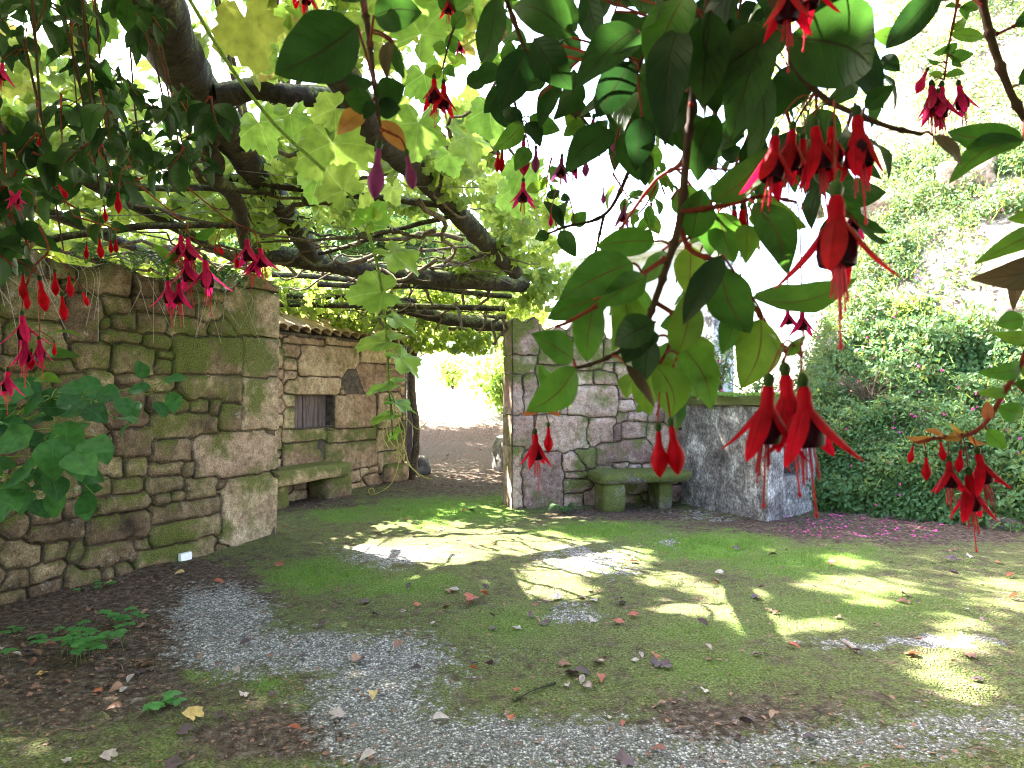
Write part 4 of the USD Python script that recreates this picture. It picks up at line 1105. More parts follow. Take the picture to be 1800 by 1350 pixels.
obj('dry_grass', MB().add(*scatter(blade, p, a, dirs(len(p), r), r.uniform(.12, .4, len(p)))).mesh(), M['bright_leaf'], kind='stuff', smooth=True, label='pale dry grass and stalks sticking out of the sunlit bank', cat='grass')
p, nr, r = bank_points(900, 3, x1=8, zmax=4, thr=.45)
p = p + nr * .26
obj('pink_blossom', MB().add(*scatter(OV3, np.repeat(p, 3, 0), A([0, 0, -1]) + r.normal(0, .4, (len(p) * 3, 3)), dirs(len(p) * 3, r), .035)).mesh(), M['tiny_pink'], kind='stuff', smooth=True, label='tiny pink hanging blossoms scattered over the climbers on the right bank', cat='flowers')
# rocks in the bank
r = np.random.default_rng(9)
ROCKS = [(1550, 372, .8, 'big pale rock jutting out of the upper bank behind the large red flower'), (1700, 310, .7, 'pale rock high on the bank under the folded leaf pair'), (1490, 392, .45, 'smaller pale rock left of the big one on the bank'), (1745, 560, .5, 'grey rock in the bank near the right edge beside the red leaves'),
         (1400, 520, .4, 'low pale rock on the bank above the tank'), (1785, 925, .3, 'low dark rock at the foot of the bank at the right edge'), (1712, 938, .22, 'small dark rock at the foot of the bank under the red flower cluster'), (1765, 700, .35, 'small rock half hidden by climbers near the right edge')]
for k, (px, py, s, lab) in enumerate(ROCKS):
    d = A([(px - 900) / F, 1, (HY - py) / F]); tt = np.linspace(6, 22, 900)
    q = A([0, 0, H]) + d * tt[:, None]
    hit = q[np.argmax(q[:, 2] < bank_z(q[:, 0], q[:, 1]))]
    if hit[1] > 6.1:
        obj('rock', rbox(hit + A([.25 * s, .25 * s, -.15 * s]), A([s * 1.7, s * 1.1, s * .9]), .16 * s, 60 + k, r.uniform(0, 3), .07, s * .16), M['pink_stone' if py < 900 else 'grey_stone'], smooth=40, attrs={'moss': -.12}, label=lab, cat='rock')


def shrub(name, label, cat, base, rad, nst, nlf, mat, size, seed, proto=OV, flowers=0, group=None, most=60, lean=(0, 0)):
    r = np.random.default_rng(seed)
    t = thing(name, label, cat, base, group)
    b = A(base, float); P_, D_ = [], []
    for k in range(nst):
        d = unit(A([r.normal(0, .6) + lean[0], r.normal(0, .6) + lean[1], 1.])); tip = b + d * A(rad) * A([1.3, 1.3, 1.])* r.uniform(.6, 1.1)
        c = spline([b + r.normal(0, .03, 3) * [1, 1, 0], b + (tip - b) * .5 + A([0, 0, .15 * rad[2]]), tip], 12)
        obj('stem', tube(c, np.linspace(.009, .003, 12), 5, .1, k), M['cane_bark'], t, smooth=True)
        P_.append(c[3:])
    P_ = np.vstack(P_)
    p = P_[r.integers(0, len(P_), nlf)] + r.normal(0, .13, (nlf, 3)) * A(rad)
    p[:, 2] = np.maximum(p[:, 2], b[2] + .02)
    a = r.normal(0, 1, (nlf, 3)); a[:, 2] -= .35
    leaf_set(t, [proto], p, a, A([0, -.5, .9]) + r.normal(0, .5, (nlf, 3)), r.uniform(*size, nlf), mat, most=most)
    if flowers:
        q = p[r.integers(0, nlf, flowers)] + A([0, -.05, -.03])
        for k in range(flowers):
            obj('blossom', MB().add(*scatter(OV3, np.repeat(q[k:k + 1], 4, 0), A([0, 0, -1]) + r.normal(0, .5, (4, 3)), dirs(4, r), .04)).mesh(), M['tiny_pink'], t, smooth=True)
    return t


shrub('wild_fuchsia_shrub', 'arching small leaved shrub with tiny pink flowers spilling down beside the cement tank', 'shrub', at(1500, 850, 8.9), (.55, .4, .9), 14, 420, M['bank_leaf'], (.04, .075), 71, flowers=8)
shrub('wild_fuchsia_shrub', 'bushy green shrub at the foot of the bank behind the sword-leaved plant', 'shrub', at(1610, 860, 8.6), (.5, .4, .7), 12, 420, M['bank_leaf'], (.04, .07), 72, flowers=6)
shrub('wild_fuchsia_shrub', 'loose green shrub at the far right foot of the bank', 'shrub', at(1745, 900, 7.7), (.5, .4, .6), 12, 380, M['bank_leaf'], (.04, .07), 73, flowers=4)
shrub('wild_fuchsia_shrub', 'leafy shrub with pink blossoms growing on top of the tank behind its mossy ledge', 'shrub', at(1330, 700, 9.3), (.6, .3, .38), 12, 420, M['bank_leaf'], (.035, .06), 74, flowers=10)
shrub('wild_fuchsia_shrub', 'shrub climbing round the whitewashed post on top of the tank', 'shrub', at(1265, 690, 9.9), (.35, .25, .75), 12, 420, M['bank_leaf'], (.04, .07), 79, flowers=6)
shrub('dry_bush', 'bush of bare brown twigs on the bank above the tank', 'bush', at(1530, 715, 9.2), (.55, .4, .5), 60, 60, M['dead_leaf'], (.03, .05), 75, most=20)
shrub('weed', 'green climber low on the bank between tank and dry bush', 'plant', at(1450, 790, 9.0), (.3, .2, .45), 8, 160, M['bank_leaf'], (.04, .07), 76)
for k, (px, py, lab) in enumerate([(1480, 640, 'pink dotted shrub on the bank just above the dry twig bush'), (1600, 560, 'pale sunlit shrub in the middle of the bank'), (1700, 620, 'green shrub on the bank beside the red leaved branch'), (1560, 760, 'green shrub low on the bank behind the sword-leaved plant'),
                                   (1690, 780, 'shrub low on the bank behind the right flower cluster'), (1770, 800, 'shrub at the right edge low on the bank'), (1640, 680, 'shrub with arching stems halfway up the bank')]):
    d = A([(px - 900) / F, 1, (HY - py) / F]); tt = np.linspace(6, 22, 900)
    q = A([0, 0, H]) + d * tt[:, None]
    hit = q[np.argmax(q[:, 2] < bank_z(q[:, 0], q[:, 1]))]
    shrub('wild_fuchsia_shrub', lab, 'shrub', hit + A([.1, .1, -.05]), (.45, .35, .5), 12, 330, M['bank_leaf'] if k != 1 else M['bright_leaf'], (.04, .08), 170 + k, flowers=6, lean=(-.7, -.7), most=30)
sw = thing('sword_leaved_plant', 'tuft of long pale sword-shaped leaves at the foot of the bank', 'plant', gp(1625, 905))
for k in range(11):
    b = gp(1615 + k * 3, 905) + A([0, .1, .35]); r = np.random.default_rng(k)
    a_ = A([r.normal(-.2, .5), -.3, 1.])
    c = spline([b, b + a_ * .22, b + a_ * .33 + A([a_[0] * .25, -.1, -.16]), b + a_ * .36 + A([a_[0] * .4, -.14, -.42])], 10)
    sd = unit(np.cross(A([0, 1., .2]), unit(a_)))
    w = .018 * np.sin(np.pi * np.linspace(.12, 1, 10)) ** .6
    v = np.vstack([c - sd * w[:, None], c + sd * w[:, None] + A([0, -.004, 0])])
    i_ = np.arange(9)
    obj('blade', MB().add(v, np.stack([i_, i_ + 1, i_ + 11, i_ + 10], 1)).mesh(), M['bright_leaf'], sw, smooth=True)


def tree(name, label, base, h, crown, rad, nl, size, mat, seed, trunk_r=.16, gap=.45, group=None, nb=9, clear=False):
    r = np.random.default_rng(seed)
    t = thing(name, label, 'tree', base, group)
    b, c, rad = A(base, float), A(crown, float), A(rad, float)
    top = c + A([0, 0, rad[2] * .3])
    tr = obj('trunk', tube(spline([b - [0, 0, .2], b + (c - b) * .45 + r.normal(0, .15, 3), top], 22), np.linspace(trunk_r, trunk_r * .3, 22), 10, .2, seed), M['bark'], t, smooth=60)
    for k in range(nb):
        s = b + (c - b) * r.uniform(.45, .9); e = c + dirs(1, r)[0] * rad * .85
        obj('limb', tube(spline([s, (s + e) / 2 + A([0, 0, .25]), e], 12), np.linspace(trunk_r * .35, .012, 12), 6, .2, k), M['bark'], tr, smooth=60)
    nc = 60 if not clear else 170
    cl = c + dirs(nc, r) * rad * (r.uniform(.3, 1, nc) ** .45)[:, None]
    p = cl[r.integers(0, nc, nl)] + r.normal(0, .16, (nl, 3)) * rad
    ok = fbm(p * .9 + seed, 2, 3) > gap - .12
    if clear:
        ok &= ~lit_ray(p, .8)
    p = p[ok]; n = len(p)
    a = r.normal(0, 1, (n, 3)); a[:, 2] -= .4
    obj('crown', MB().add(*scatter(OV3, p, a, A([0, 0, .8]) + r.normal(0, .6, (n, 3)), r.uniform(*size, n))).mesh(), mat, t, smooth=True)
    return t


tree('tall_tree', 'tall dark tree beyond the outbuilding, its crown set out of view to shade the courtyard', (-5.9, 14.2, 0), 10, (-3.2, 11.0, 10.2), (3.5, 3.3, 1.7), 26000, (.13, .22), M['dark_leaf'], 81, clear=True)  # crown lifted out of view, placed for the shade it casts
tree('tall_tree', 'unseen dark tree added behind the left wall to shade the courtyard front', (-8.4, 9.4, 0), 10, (-6.9, 8.0, 8.9), (3.3, 3.0, 1.7), 26000, (.13, .22), M['dark_leaf'], 85, clear=True)  # added outside the view to shade the foreground and left canopy
tree('tall_tree', 'tree added beyond the outbuilding to keep the path in shade', (-6.6, 20.5, 0), 8, (-5.6, 21.3, 6.2), (3.8, 3.8, 1.9), 24000, (.16, .26), M['dark_leaf'], 84)  # added behind building and vine so the path lies in shade
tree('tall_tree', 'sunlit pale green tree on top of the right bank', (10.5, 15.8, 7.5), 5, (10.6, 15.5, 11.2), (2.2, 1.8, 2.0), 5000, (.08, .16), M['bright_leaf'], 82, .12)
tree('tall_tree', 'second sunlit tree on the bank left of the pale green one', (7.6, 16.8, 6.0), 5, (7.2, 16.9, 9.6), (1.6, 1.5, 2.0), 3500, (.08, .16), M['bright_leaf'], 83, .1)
# beyond the gateway
shrub('bush', 'sunlit green bush on the slope beyond the gateway, at the right', 'bush', (-.3, 24.0, float(ground_z(-.3, 24.0))), (1.6, .8, 2.2), 24, 1700, M['bright_leaf'], (.14, .26), 91, most=10)
shrub('bush', 'small green bush on the slope in the middle beyond the gateway', 'bush', (-2.6, 30.0, float(ground_z(-2.6, 30.0))), (1.2, .8, 1.3), 20, 700, M['bright_leaf'], (.14, .26), 92, most=10)
shrub('bush', 'tall leafy bush beyond the gateway high on the right', 'bush', (.2, 27.5, float(ground_z(.2, 27.5))), (1.8, .9, 3.2), 24, 1600, M['bright_leaf'], (.16, .3), 93, most=10)
for k in range(0):
    r = np.random.default_rng(300 + k)
    x, y = -2.9 + .95 * k + r.uniform(-.1, .1), 25 + r.uniform(-.9, .9)
    b = A([x, y, float(ground_z(x, y)) - .05])
    st = thing('dry_stalk', 'thin dry brown cornstalk standing on the bright slope beyond the gateway', 'stalk', b, 'dry stalks beyond the gateway')
    h = r.uniform(1.1, 1.9)
    obj('stem', tube(spline([b, b + A([.02, 0, h * .5]), b + A([r.uniform(-.1, .1), 0, h])], 8), np.linspace(.035, .015, 8), 6, .2, k), M['cane_bark'], st, smooth=True)
    p = b + A([0, 0, 1.]) * r.uniform(.1, h, 22)[:, None]
    obj('dry_leaves', MB().add(*scatter(OV3, p, r.normal(0, .5, (22, 3)) + A([0, 0, -.8]), dirs(22, r), r.uniform(.18, .34, 22))).mesh(), M['dead_leaf_pale'], st, smooth=True)
fh = thing('gable_house', 'pale gable-ended house with a small blue window far beyond the gateway', 'house', at(770, 690, 60) * A([1, 1, 0]))
bx_, by_ = at(769, 690, 60)[:2]
ra_ = at(769, 609, 60)[2]; ev = ra_ - 2.6
gab = [(-4.2, 0), (4.2, 0), (4.2, ev), (0, ra_), (-4.2, ev)]
v = A([[bx_ + x, by_ + y, z] for y in (0, 8) for x, z in gab])
obj('wall', MB().add(v, [[0, 1, 2], [0, 2, 4], [2, 3, 4]]).add(v, [[5, 7, 6], [5, 9, 7], [7, 9, 8]]).add(v, [[0, 4, 9, 5], [1, 6, 7, 2]]).mesh(), M['whitewash'], fh, smooth=False)
v = A([[bx_ + x, by_ + y, z] for y in (-.35, 8.3) for x, z in ((-4.6, ev - .15), (0, ra_ + .1), (4.6, ev - .15), (4.6, ev - .02), (0, ra_ + .26), (-4.6, ev - .02))])
obj('roof', MB().add(v, [[0, 1, 4, 5], [1, 2, 3, 4], [6, 11, 10, 7], [7, 10, 9, 8], [0, 6, 7, 1], [1, 7, 8, 2], [5, 4, 10, 11], [4, 3, 9, 10], [0, 5, 11, 6], [2, 8, 9, 3]]).mesh(), M['tile'], fh, smooth=False)
simple('blue_shutter', [(.18, .3, .4), (.25, .4, .5)], 5, .5, .1)
wz = at(773, 632, 60)
wn = obj('window', rbox(wz + A([.05, -.03, 0]), (.55, .1, .75), .001, 1, 0, .4, .01), M['blue_shutter'], fh, smooth=False)
obj('sill', rbox(wz + A([.05, -.08, -.42]), (.75, .2, .08), .001, 1, 0, .4, .01), M['whitewash'], wn, smooth=False)
# wooded ridge far away
xs = np.linspace(-220, 200, 140); ys = np.linspace(190, 420, 40)
X, Y = np.meshgrid(xs, ys, indexing='ij')
ridge = 30 * np.exp(-((Y - 290) / 70) ** 2) * np.exp(-((X + 40) / 90) ** 2) * (.8 + .5 * fbm(np.stack([X * .03, Y * .03, 0 * X], -1), 4, 3)) + 3 * fbm(np.stack([X * .2, Y * .2, 0 * X], -1), 3, 8) - 2.5
k = len(ys); i, j = np.meshgrid(np.arange(len(xs) - 1), np.arange(k - 1), indexing='ij')
simple('wood_far', [(.012, .03, .03), (.03, .055, .045), (.05, .08, .05)], .35, .95, 1., dist=1.)
obj('hills', (np.stack([X, Y, ridge], -1).reshape(-1, 3), np.stack([i * k + j, (i + 1) * k + j, (i + 1) * k + j + 1, i * k + j + 1], -1).reshape(-1, 4)), M['wood_far'], kind='structure', label='dark wooded ridge far beyond the gateway', cat='hills')
# ------------------------------------------------------------------ fuchsia branches close to the camera
def leaf_surface(b, t, width, nrm, curl=.16, fold=.22, seed=0, nu=12, nv=3, ripple=.07):
    """A pointed oval leaf from b to t: arched along its length, folded along the midrib, slightly wavy."""
    r = np.random.default_rng(seed)
    L_ = np.linalg.norm(t - b); a = unit(t - b); n = unit(nrm - a * (nrm @ a)); s = np.cross(a, n)
    u = np.linspace(0, 1, nu + 1)
    hw = width * .5 * np.sin(np.pi * u ** .82) ** .82 * (1.06 - .12 * u) / .97
    hw[0] = hw[-1] = width * .004
    cu = curl * r.uniform(.5, 1.4) * r.choice([1, 1, -.6]); bend = r.normal(0, .05)
    mid = b + a * (u * L_)[:, None] + n * (cu * L_ * (np.sin(np.pi * u) - .35 * u ** 2))[:, None] + s * (bend * L_ * np.sin(np.pi * u))[:, None]
    ph = r.uniform(0, 6)
    q = np.linspace(-1, 1, 2 * nv + 1)
    v = mid[:, None] + s * (hw[:, None] * q)[..., None] + n * (hw[:, None] * (fold * np.abs(q) ** 1.3 + .10 * q * np.sin(u * 5 + ph)[:, None]) + ripple * hw[:, None] * np.abs(q) ** 2 * np.sin(u * 17 + ph)[:, None])[..., None]
    uv = np.stack(np.broadcast_arrays(u[:, None], q[None] * .5 + .5), -1)
    k = 2 * nv + 1
    i, j = np.meshgrid(np.arange(nu), np.arange(k - 1), indexing='ij')
    f = np.stack([i * k + j, (i + 1) * k + j, (i + 1) * k + j + 1, i * k + j + 1], -1).reshape(-1, 4)
    return v.reshape(-1, 3), np.vstack([f[:, [0, 1, 2]], f[:, [0, 2, 3]]]), uv.reshape(-1, 2)


class Branch:
    def __init__(s, name, label, base):
        s.t = thing(name, label, 'fuchsia branch', base); s.pts = []; s.k = 0

    def twig(s, pts, r0, r1, mat='twig', name='twig', n=None):
        p = spline(pts, n or 10 * len(pts)); r = np.linspace(r0, r1, len(p))
        node = 1 + .5 * np.exp(-((np.arange(len(p)) % 9) / .9) ** 2)
        obj(name, tube(p, r * node, 7, .12, 3, freq=90), M[mat], s.t, smooth=True)
        s.pts.append(p)

    def near(s, b):
        q = np.vstack(s.pts); return q[np.argmin(np.linalg.norm(q - b, axis=1))]

    def leaf(s, b, t, w, mat='fuchsia_leaf', nrm=None, stalk=True, seed=None, **kw):
        s.k += 1; sd = s.k if seed is None else seed
        r = np.random.default_rng(1000 + sd)
        view = unit(A([0, 0, H]) - b)
        n = unit(view + r.normal(0, .33, 3) + A([0, 0, .15])) if nrm is None else A(nrm, float)
        v, f, uv = leaf_surface(b, t, w, n, seed=sd, **kw)
        p = obj('leaf', (v, f), M[mat], s.t, smooth=True, uv=uv)
        if stalk and s.pts:
            q = s.near(b)
            if np.linalg.norm(q - b) < .12:
                obj('leaf_stalk', tube(spline([q, (q + b) / 2 + A([0, 0, .002]), b], 6), .0009 + .002 * w, 5), M['stalk_red'], p, smooth=True)
        return p

    def flower(s, top, tip, spread=1.0, bud=False, stalk=None, red='sepal_red', seed=0, stam=1.0):
        """top: upper end of the ovary, tip: end of the sepals."""
        r = np.random.default_rng(seed + 77)
        Ln = np.linalg.norm(tip - top); ax = unit(unit(tip - top) + r.normal(0, .07, 3)); spread = spread * r.uniform(.85, 1.15)
        e1 = unit(np.cross(ax, A([0, 1, 0]) + r.normal(0, .08, 3))); e2 = np.cross(ax, e1)
        P3 = lambda d, x=0, y=0: top + ax * d * Ln + e1 * x * Ln + e2 * y * Ln
        if bud:
            fl = obj('flower_bud', revolve(P3(.16), ax, [(0, .03 * Ln), (.06 * Ln, .05 * Ln), (.22 * Ln, .058 * Ln), (.36 * Ln, .10 * Ln), (.48 * Ln, .142 * Ln), (.58 * Ln, .145 * Ln), (.70 * Ln, .105 * Ln), (.79 * Ln, .05 * Ln), (.84 * Ln, .008 * Ln)], 12, .07), M[red], s.t, smooth=True)
        else:
            fl = obj('flower', revolve(P3(.13), ax, [(0, .035 * Ln), (.03 * Ln, .055 * Ln), (.10 * Ln, .075 * Ln), (.18 * Ln, .072 * Ln), (.26 * Ln, .085 * Ln), (.31 * Ln, .115 * Ln)], 14), M[red], s.t, smooth=True)
            ph = np.pi / 4 + r.uniform(-.35, .35)
            for k in range(4):
                an = ph + k * np.pi / 2; o = np.cos(an) * e1 + np.sin(an) * e2; sd = np.cross(ax, o)
                sp_ = spread * r.uniform(.8, 1.15)
                u = np.linspace(0, 1, 10)
                rad = .09 + .11 * u ** .6 + .34 * sp_ * u ** 1.4
                mid = P3(0) + ax * ((.40 + (1 - .40) * u * (1 - .10 * sp_)) * Ln)[:, None] + o * (rad * Ln)[:, None]
                hw = Ln * (.098 * np.sin(np.pi * (u * .80 + .20)) ** .75 + .012)
                hw[-1] = .002 * Ln
                q = np.linspace(-1, 1, 5)
                v = mid[:, None] + sd * (hw[:, None] * q)[..., None] - o * (hw[:, None] * .45 * q ** 2)[..., None]
                i, j = np.meshgrid(np.arange(9), np.arange(4), indexing='ij')
                f = np.stack([i * 5 + j, (i + 1) * 5 + j, (i + 1) * 5 + j + 1, i * 5 + j + 1], -1).reshape(-1, 4)
                obj('sepal', MB().add(v.reshape(-1, 3), f).mesh(), M[red], fl, smooth=True, uv=np.stack(np.broadcast_arrays(u[:, None], q[None] * .5 + .5), -1).reshape(-1, 2))
            obj('corolla', revolve(P3(.40), ax, [(0, .06 * Ln), (.06 * Ln, .11 * Ln), (.17 * Ln, .155 * Ln), (.29 * Ln, .165 * Ln), (.375 * Ln, .15 * Ln), (.385 * Ln, .142 * Ln), (.30 * Ln, .13 * Ln), (.15 * Ln, .08 * Ln)], 20, .06), M['corolla_purple'], fl, smooth=True)
            m = MB()
            for k in range(8):
                an = r.uniform(0, 6.28); x, y = .06 * np.cos(an), .06 * np.sin(an); l_ = r.uniform(.98, 1.22) * stam
                m.add(*tube(spline([P3(.6, x * .5, y * .5), P3(.85, x, y), P3(l_, x * 1.4, y * 1.4)], 6), .009 * Ln, 5))
                m.add(*revolve(P3(l_, x * 1.4, y * 1.4), ax, [(0, .003 * Ln), (.015 * Ln, .015 * Ln), (.04 * Ln, .004 * Ln)], 6))
            l_ = 1.48 * stam
            m.add(*tube(spline([P3(.6), P3(1.0, .01), P3(l_, .02)], 8), .0105 * Ln, 6)).add(*revolve(P3(l_, .02), ax, [(-.02 * Ln, .008 * Ln), (.02 * Ln, .026 * Ln), (.06 * Ln, .004 * Ln)], 8))
            obj('stamens', m.mesh(), M['stamen_red'], fl, smooth=True)
        obj('ovary', revolve(P3(0), ax, [(0, .012 * Ln), (.03 * Ln, .05 * Ln), (.08 * Ln, .066 * Ln), (.13 * Ln, .055 * Ln), (.165 * Ln, .045 * Ln)], 9), M['ovary_green'], fl, smooth=True)
        q = A(stalk) if stalk is not None else (s.near(top) if s.pts else top + A([0, 0, .03]))
        if np.linalg.norm(q - top) > .2:
            q = top + A([r.normal(0, .01), .01, .05])
        obj('flower_stalk', tube(spline([q, q * .45 + top * .55 - ax * .22 * np.linalg.norm(q - top) + A([0, 0, .0]), top], 9), max(.0006, .009 * Ln), 5), M['stalk_red'], fl, smooth=True)
        return fl

    def wild(s, n, px, py, zz, length, seed, down=.9, wr=(.42, .56), mat='fuchsia_leaf', nodes=True, avoid=None):
        """Leaves in opposite pairs on short side twigs within a window of directions and depths."""
        r = np.random.default_rng(seed); made = 0
        while made < n:
            x, y, z = r.uniform(*px), r.uniform(*py), r.uniform(*zz)
            if avoid and avoid(x, y):
                continue
            b = at(x, y, z); d = unit(A([r.normal(0, .6), r.normal(0, .5), -down + r.normal(0, .35)]))
            nl = r.integers(2, 5); ln = r.uniform(.05, .09)
            pts = [b - d * ln * .2, b + d * ln * .4 + r.normal(0, .004, 3), b + d * ln]
            s.twig(pts, .0016, .0008, 'stalk_red', n=12)
            c = spline(pts, 12)
            for k in range(nl):
                q = c[2 + int(9 * k / nl)]; sd = unit(np.cross(d, r.normal(0, 1, 3)))
                for sg in (-1, 1):
                    L_ = r.uniform(*length) * (1 - .1 * k); a = unit(d * r.uniform(.3, .8) + sg * sd * r.uniform(.5, 1) + A([0, 0, -.35]))
                    p0 = q + a * .006
                    v, f, uv = leaf_surface(p0, p0 + a * L_, L_ * r.uniform(*wr), unit(A([0, -.6, .7]) + r.normal(0, .6, 3)), seed=seed * 977 + made, nu=8, nv=2)
                    obj('leaf', (v, f), M[mat], s.t, smooth=True, uv=uv); made += 1


def Z0(z, k, amp=.02):
    return z + amp * math.sin(k * 12.9898)


# --- central branch
B = Branch('fuchsia_branch', 'big dark green leaved fuchsia branch hanging in the upper right foreground with large red flowers', at(1215, 40, .5))
B.twig([at(1290, -160, .52), at(1235, 60, .50), at(1212, 220, .49), at(1196, 380, .475), at(1168, 480, .47), at(1140, 560, .465), at(1120, 610, .46)], .0036, .0018, n=80)
B.twig([at(1196, 372, .475), at(1250, 365, .47), at(1300, 355, .47), at(1340, 345, .47), at(1400, 355, .47)], .002, .001, 'stalk_red')
B.twig([at(1168, 455, .47), at(1110, 495, .46), at(1060, 530, .455), at(1000, 565, .45), at(975, 575, .45)], .0018, .001, 'stalk_red')
B.twig([at(1130, 590, .46), at(1085, 620, .455), at(1040, 640, .45), at(1005, 648, .45)], .0017, .0011)
B.twig([at(1150, 530, .47), at(1190, 560, .46), at(1180, 600, .46), at(1160, 640, .46)], .0017, .001, 'stalk_red')
B.twig([at(1195, 400, .48), at(1215, 440, .48), at(1260, 460, .475), at(1290, 490, .47), at(1340, 560, .45), at(1372, 605, .44), at(1385, 625, .44)], .002, .0012, 'stalk_red')
B.twig([at(1372, 605, .44), at(1410, 625, .43)], .0011, .0008, 'stalk_red')
B.twig([at(1300, -90, .5), at(1365, 10, .48), at(1385, 70, .47), at(1400, 120, .465), at(1440, 165, .46), at(1480, 190, .455), at(1560, 222, .45), at(1620, 236, .45)], .003, .0014, n=70)
B.twig([at(1236, 60, .50), at(1300, 60, .49), at(1360, 60, .48)], .002, .0012)
B.twig([at(1285, -150, .52), at(1190, -40, .53), at(1150, 40, .54), at(1120, 130, .55)], .0028, .0012)
B.twig([at(1216, 180, .49), at(1200, 280, .5), at(1150, 320, .52), at(1080, 420, .53), at(1058, 470, .53)], .0017, .001, 'stalk_red')
for k, (x0, y0, x1, y1, w, z) in enumerate([
        (1152, 424, 1046, 432, 52, .47), (1112, 462, 984, 522, 78, .46), (1135, 486, 1050, 538, 50, .45), (1075, 520, 962, 562, 62, .47), (1045, 528, 1030, 638, 56, .46), (1090, 505, 1078, 618, 58, .50), (1118, 500, 1110, 600, 58, .52),
        (1008, 632, 935, 585, 60, .45), (1012, 645, 926, 724, 62, .445), (1152, 566, 1078, 606, 60, .44), (1192, 622, 1208, 512, 62, .44), (1270, 448, 1202, 572, 52, .43), (1266, 470, 1318, 588, 78, .45), (1294, 550, 1268, 622, 46, .47),
        (1338, 560, 1304, 684, 78, .44), (1322, 524, 1504, 494, 72, .42), (1325, 356, 1388, 482, 62, .45), (1315, 395, 1312, 462, 42, .47), (1330, 350, 1418, 402, 48, .47), (1262, 372, 1292, 462, 58, .5), (1152, 640, 1182, 736, 64, .45),
        (1192, 602, 1252, 722, 58, .47), (1203, 585, 1246, 668, 50, .5), (1128, 560, 1098, 640, 60, .45), (1135, 590, 1130, 672, 60, .45), (1160, 590, 1100, 625, 55, .46), (1225, 556, 1160, 575, 44, .48), (1215, 420, 1235, 330, 60, .49),
        (1180, 350, 1240, 362, 50, .5), (1165, 440, 1135, 500, 56, .5), (1148, 640, 1140, 732, 48, .47), (1215, 432, 1210, 520, 56, .51), (1240, 365, 1250, 450, 50, .51), (1130, 655, 1100, 700, 44, .5),
        (1250, 356, 1352, 262, 64, .46), (1345, 52, 1283, 248, 80, .46), (1385, 66, 1538, 120, 138, .44), (1378, 60, 1248, 150, 80, .47), (1192, 48, 1168, 252, 74, .47), (1120, 52, 1008, 152, 72, .52), (1112, 108, 1046, 208, 64, .54),
        (1005, 66, 900, 6, 72, .55), (938, 68, 1004, 158, 64, .56), (925, 88, 882, 195, 62, .57), (872, -8, 848, 116, 52, .58), (1205, -5, 1146, 158, 84, .48), (1218, 165, 1160, 240, 60, .5), (1128, 205, 1118, 300, 52, .55), (1250, 20, 1235, 190, 78, .45),
        (1300, -30, 1230, 110, 80, .46), (1330, 120, 1325, 300, 74, .49), (1420, 120, 1340, 215, 66, .5), (1440, 150, 1470, 60, 60, .49), (1480, 60, 1556, 190, 60, .52), (1520, 190, 1572, 150, 34, .47), (1150, -20, 1085, 100, 70, .5), (1260, 200, 1225, 320, 60, .52),
        (1080, 20, 1120, 120, 54, .57), (1030, -20, 1060, 80, 56, .58), (820, 148, 862, 122, 30, .62), (960, -30, 1010, 60, 66, .56), (1400, -20, 1480, 30, 70, .5), (1210, 60, 1260, 200, 70, .48), (1175, 205, 1260, 300, 64, .53), (1370, 270, 1330, 350, 44, .52),
        (1290, 300, 1390, 310, 40, .55), (1550, 100, 1582, 125, 26, .6), (1535, 60, 1590, 70, 30, .6), (1500, 315, 1535, 335, 26, .6), (1480, 350, 1515, 385, 28, .6), (1370, 620, 1350, 585, 22, .43), (1385, 625, 1415, 590, 20, .43)]):
    zz = Z0(z, k, .008)
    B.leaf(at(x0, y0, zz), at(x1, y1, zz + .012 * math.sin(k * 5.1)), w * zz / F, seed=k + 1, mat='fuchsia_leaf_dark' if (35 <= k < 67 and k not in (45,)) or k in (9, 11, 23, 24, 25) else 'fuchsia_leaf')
B.leaf(at(1100, 640, .44), at(1152, 716, .44), 20 * .44 / F, 'fuchsia_leaf_dry')
for k, (x0, y0, x1, y1, sp_, bud, z) in enumerate([
        (1469, 316, 1462, 512, 1.0, 0, .36), (1352, 655, 1352, 812, .8, 0, .38), (1378, 636, 1384, 792, .7, 0, .40), (1410, 655, 1412, 822, 1.0, 0, .37), (1157, 742, 1157, 840, 0, 1, .42), (1178, 732, 1180, 836, 0, 1, .42),
        (1364, 222, 1364, 345, .8, 0, .45), (1394, 212, 1394, 322, .6, 0, .47), (1430, 205, 1432, 330, .6, 0, .45), (1462, 208, 1474, 312, .8, 0, .46), (1505, 184, 1509, 322, .2, 0, .44), (1412, 232, 1412, 322, .8, 0, .5),
        (1410, 538, 1412, 592, 1.1, 0, .62), (1384, 536, 1380, 580, 1.1, 0, .62), (1385, -60, 1385, 62, 1.0, 0, .40), (1430, -70, 1430, 40, 1.0, 0, .42), (1376, 632, 1376, 690, 0, 1, .42), (1498, 360, 1496, 420, 1., 0, .6), (1290, 360, 1294, 425, .4, 0, .6), (1306, 356, 1310, 440, .3, 0, .6)]):
    st = {4: at(1160, 690, .43), 5: at(1172, 690, .43), 0: at(1466, 195, .44)}.get(k)
    B.flower(at(x0, y0, z), at(x1, y1, z + .004 * math.sin(k)), sp_, bool(bud), seed=k, red='sepal_red' if k not in (12, 13, 17) else 'sepal_pink', stalk=st)
B.leaf(at(1640, 238, .45), at(1692, 290, .45), 24 * .45 / F, 'fuchsia_leaf_dry')
B.wild(110, (1000, 1540), (-120, 250), (.58, .9), (.05, .075), 5, mat='fuchsia_leaf_dark')
B.wild(30, (1180, 1450), (150, 330), (.58, .8), (.04, .06), 6, mat='fuchsia_leaf_dark')
B.wild(10, (1050, 1300), (380, 620), (.56, .7), (.04, .055), 7)

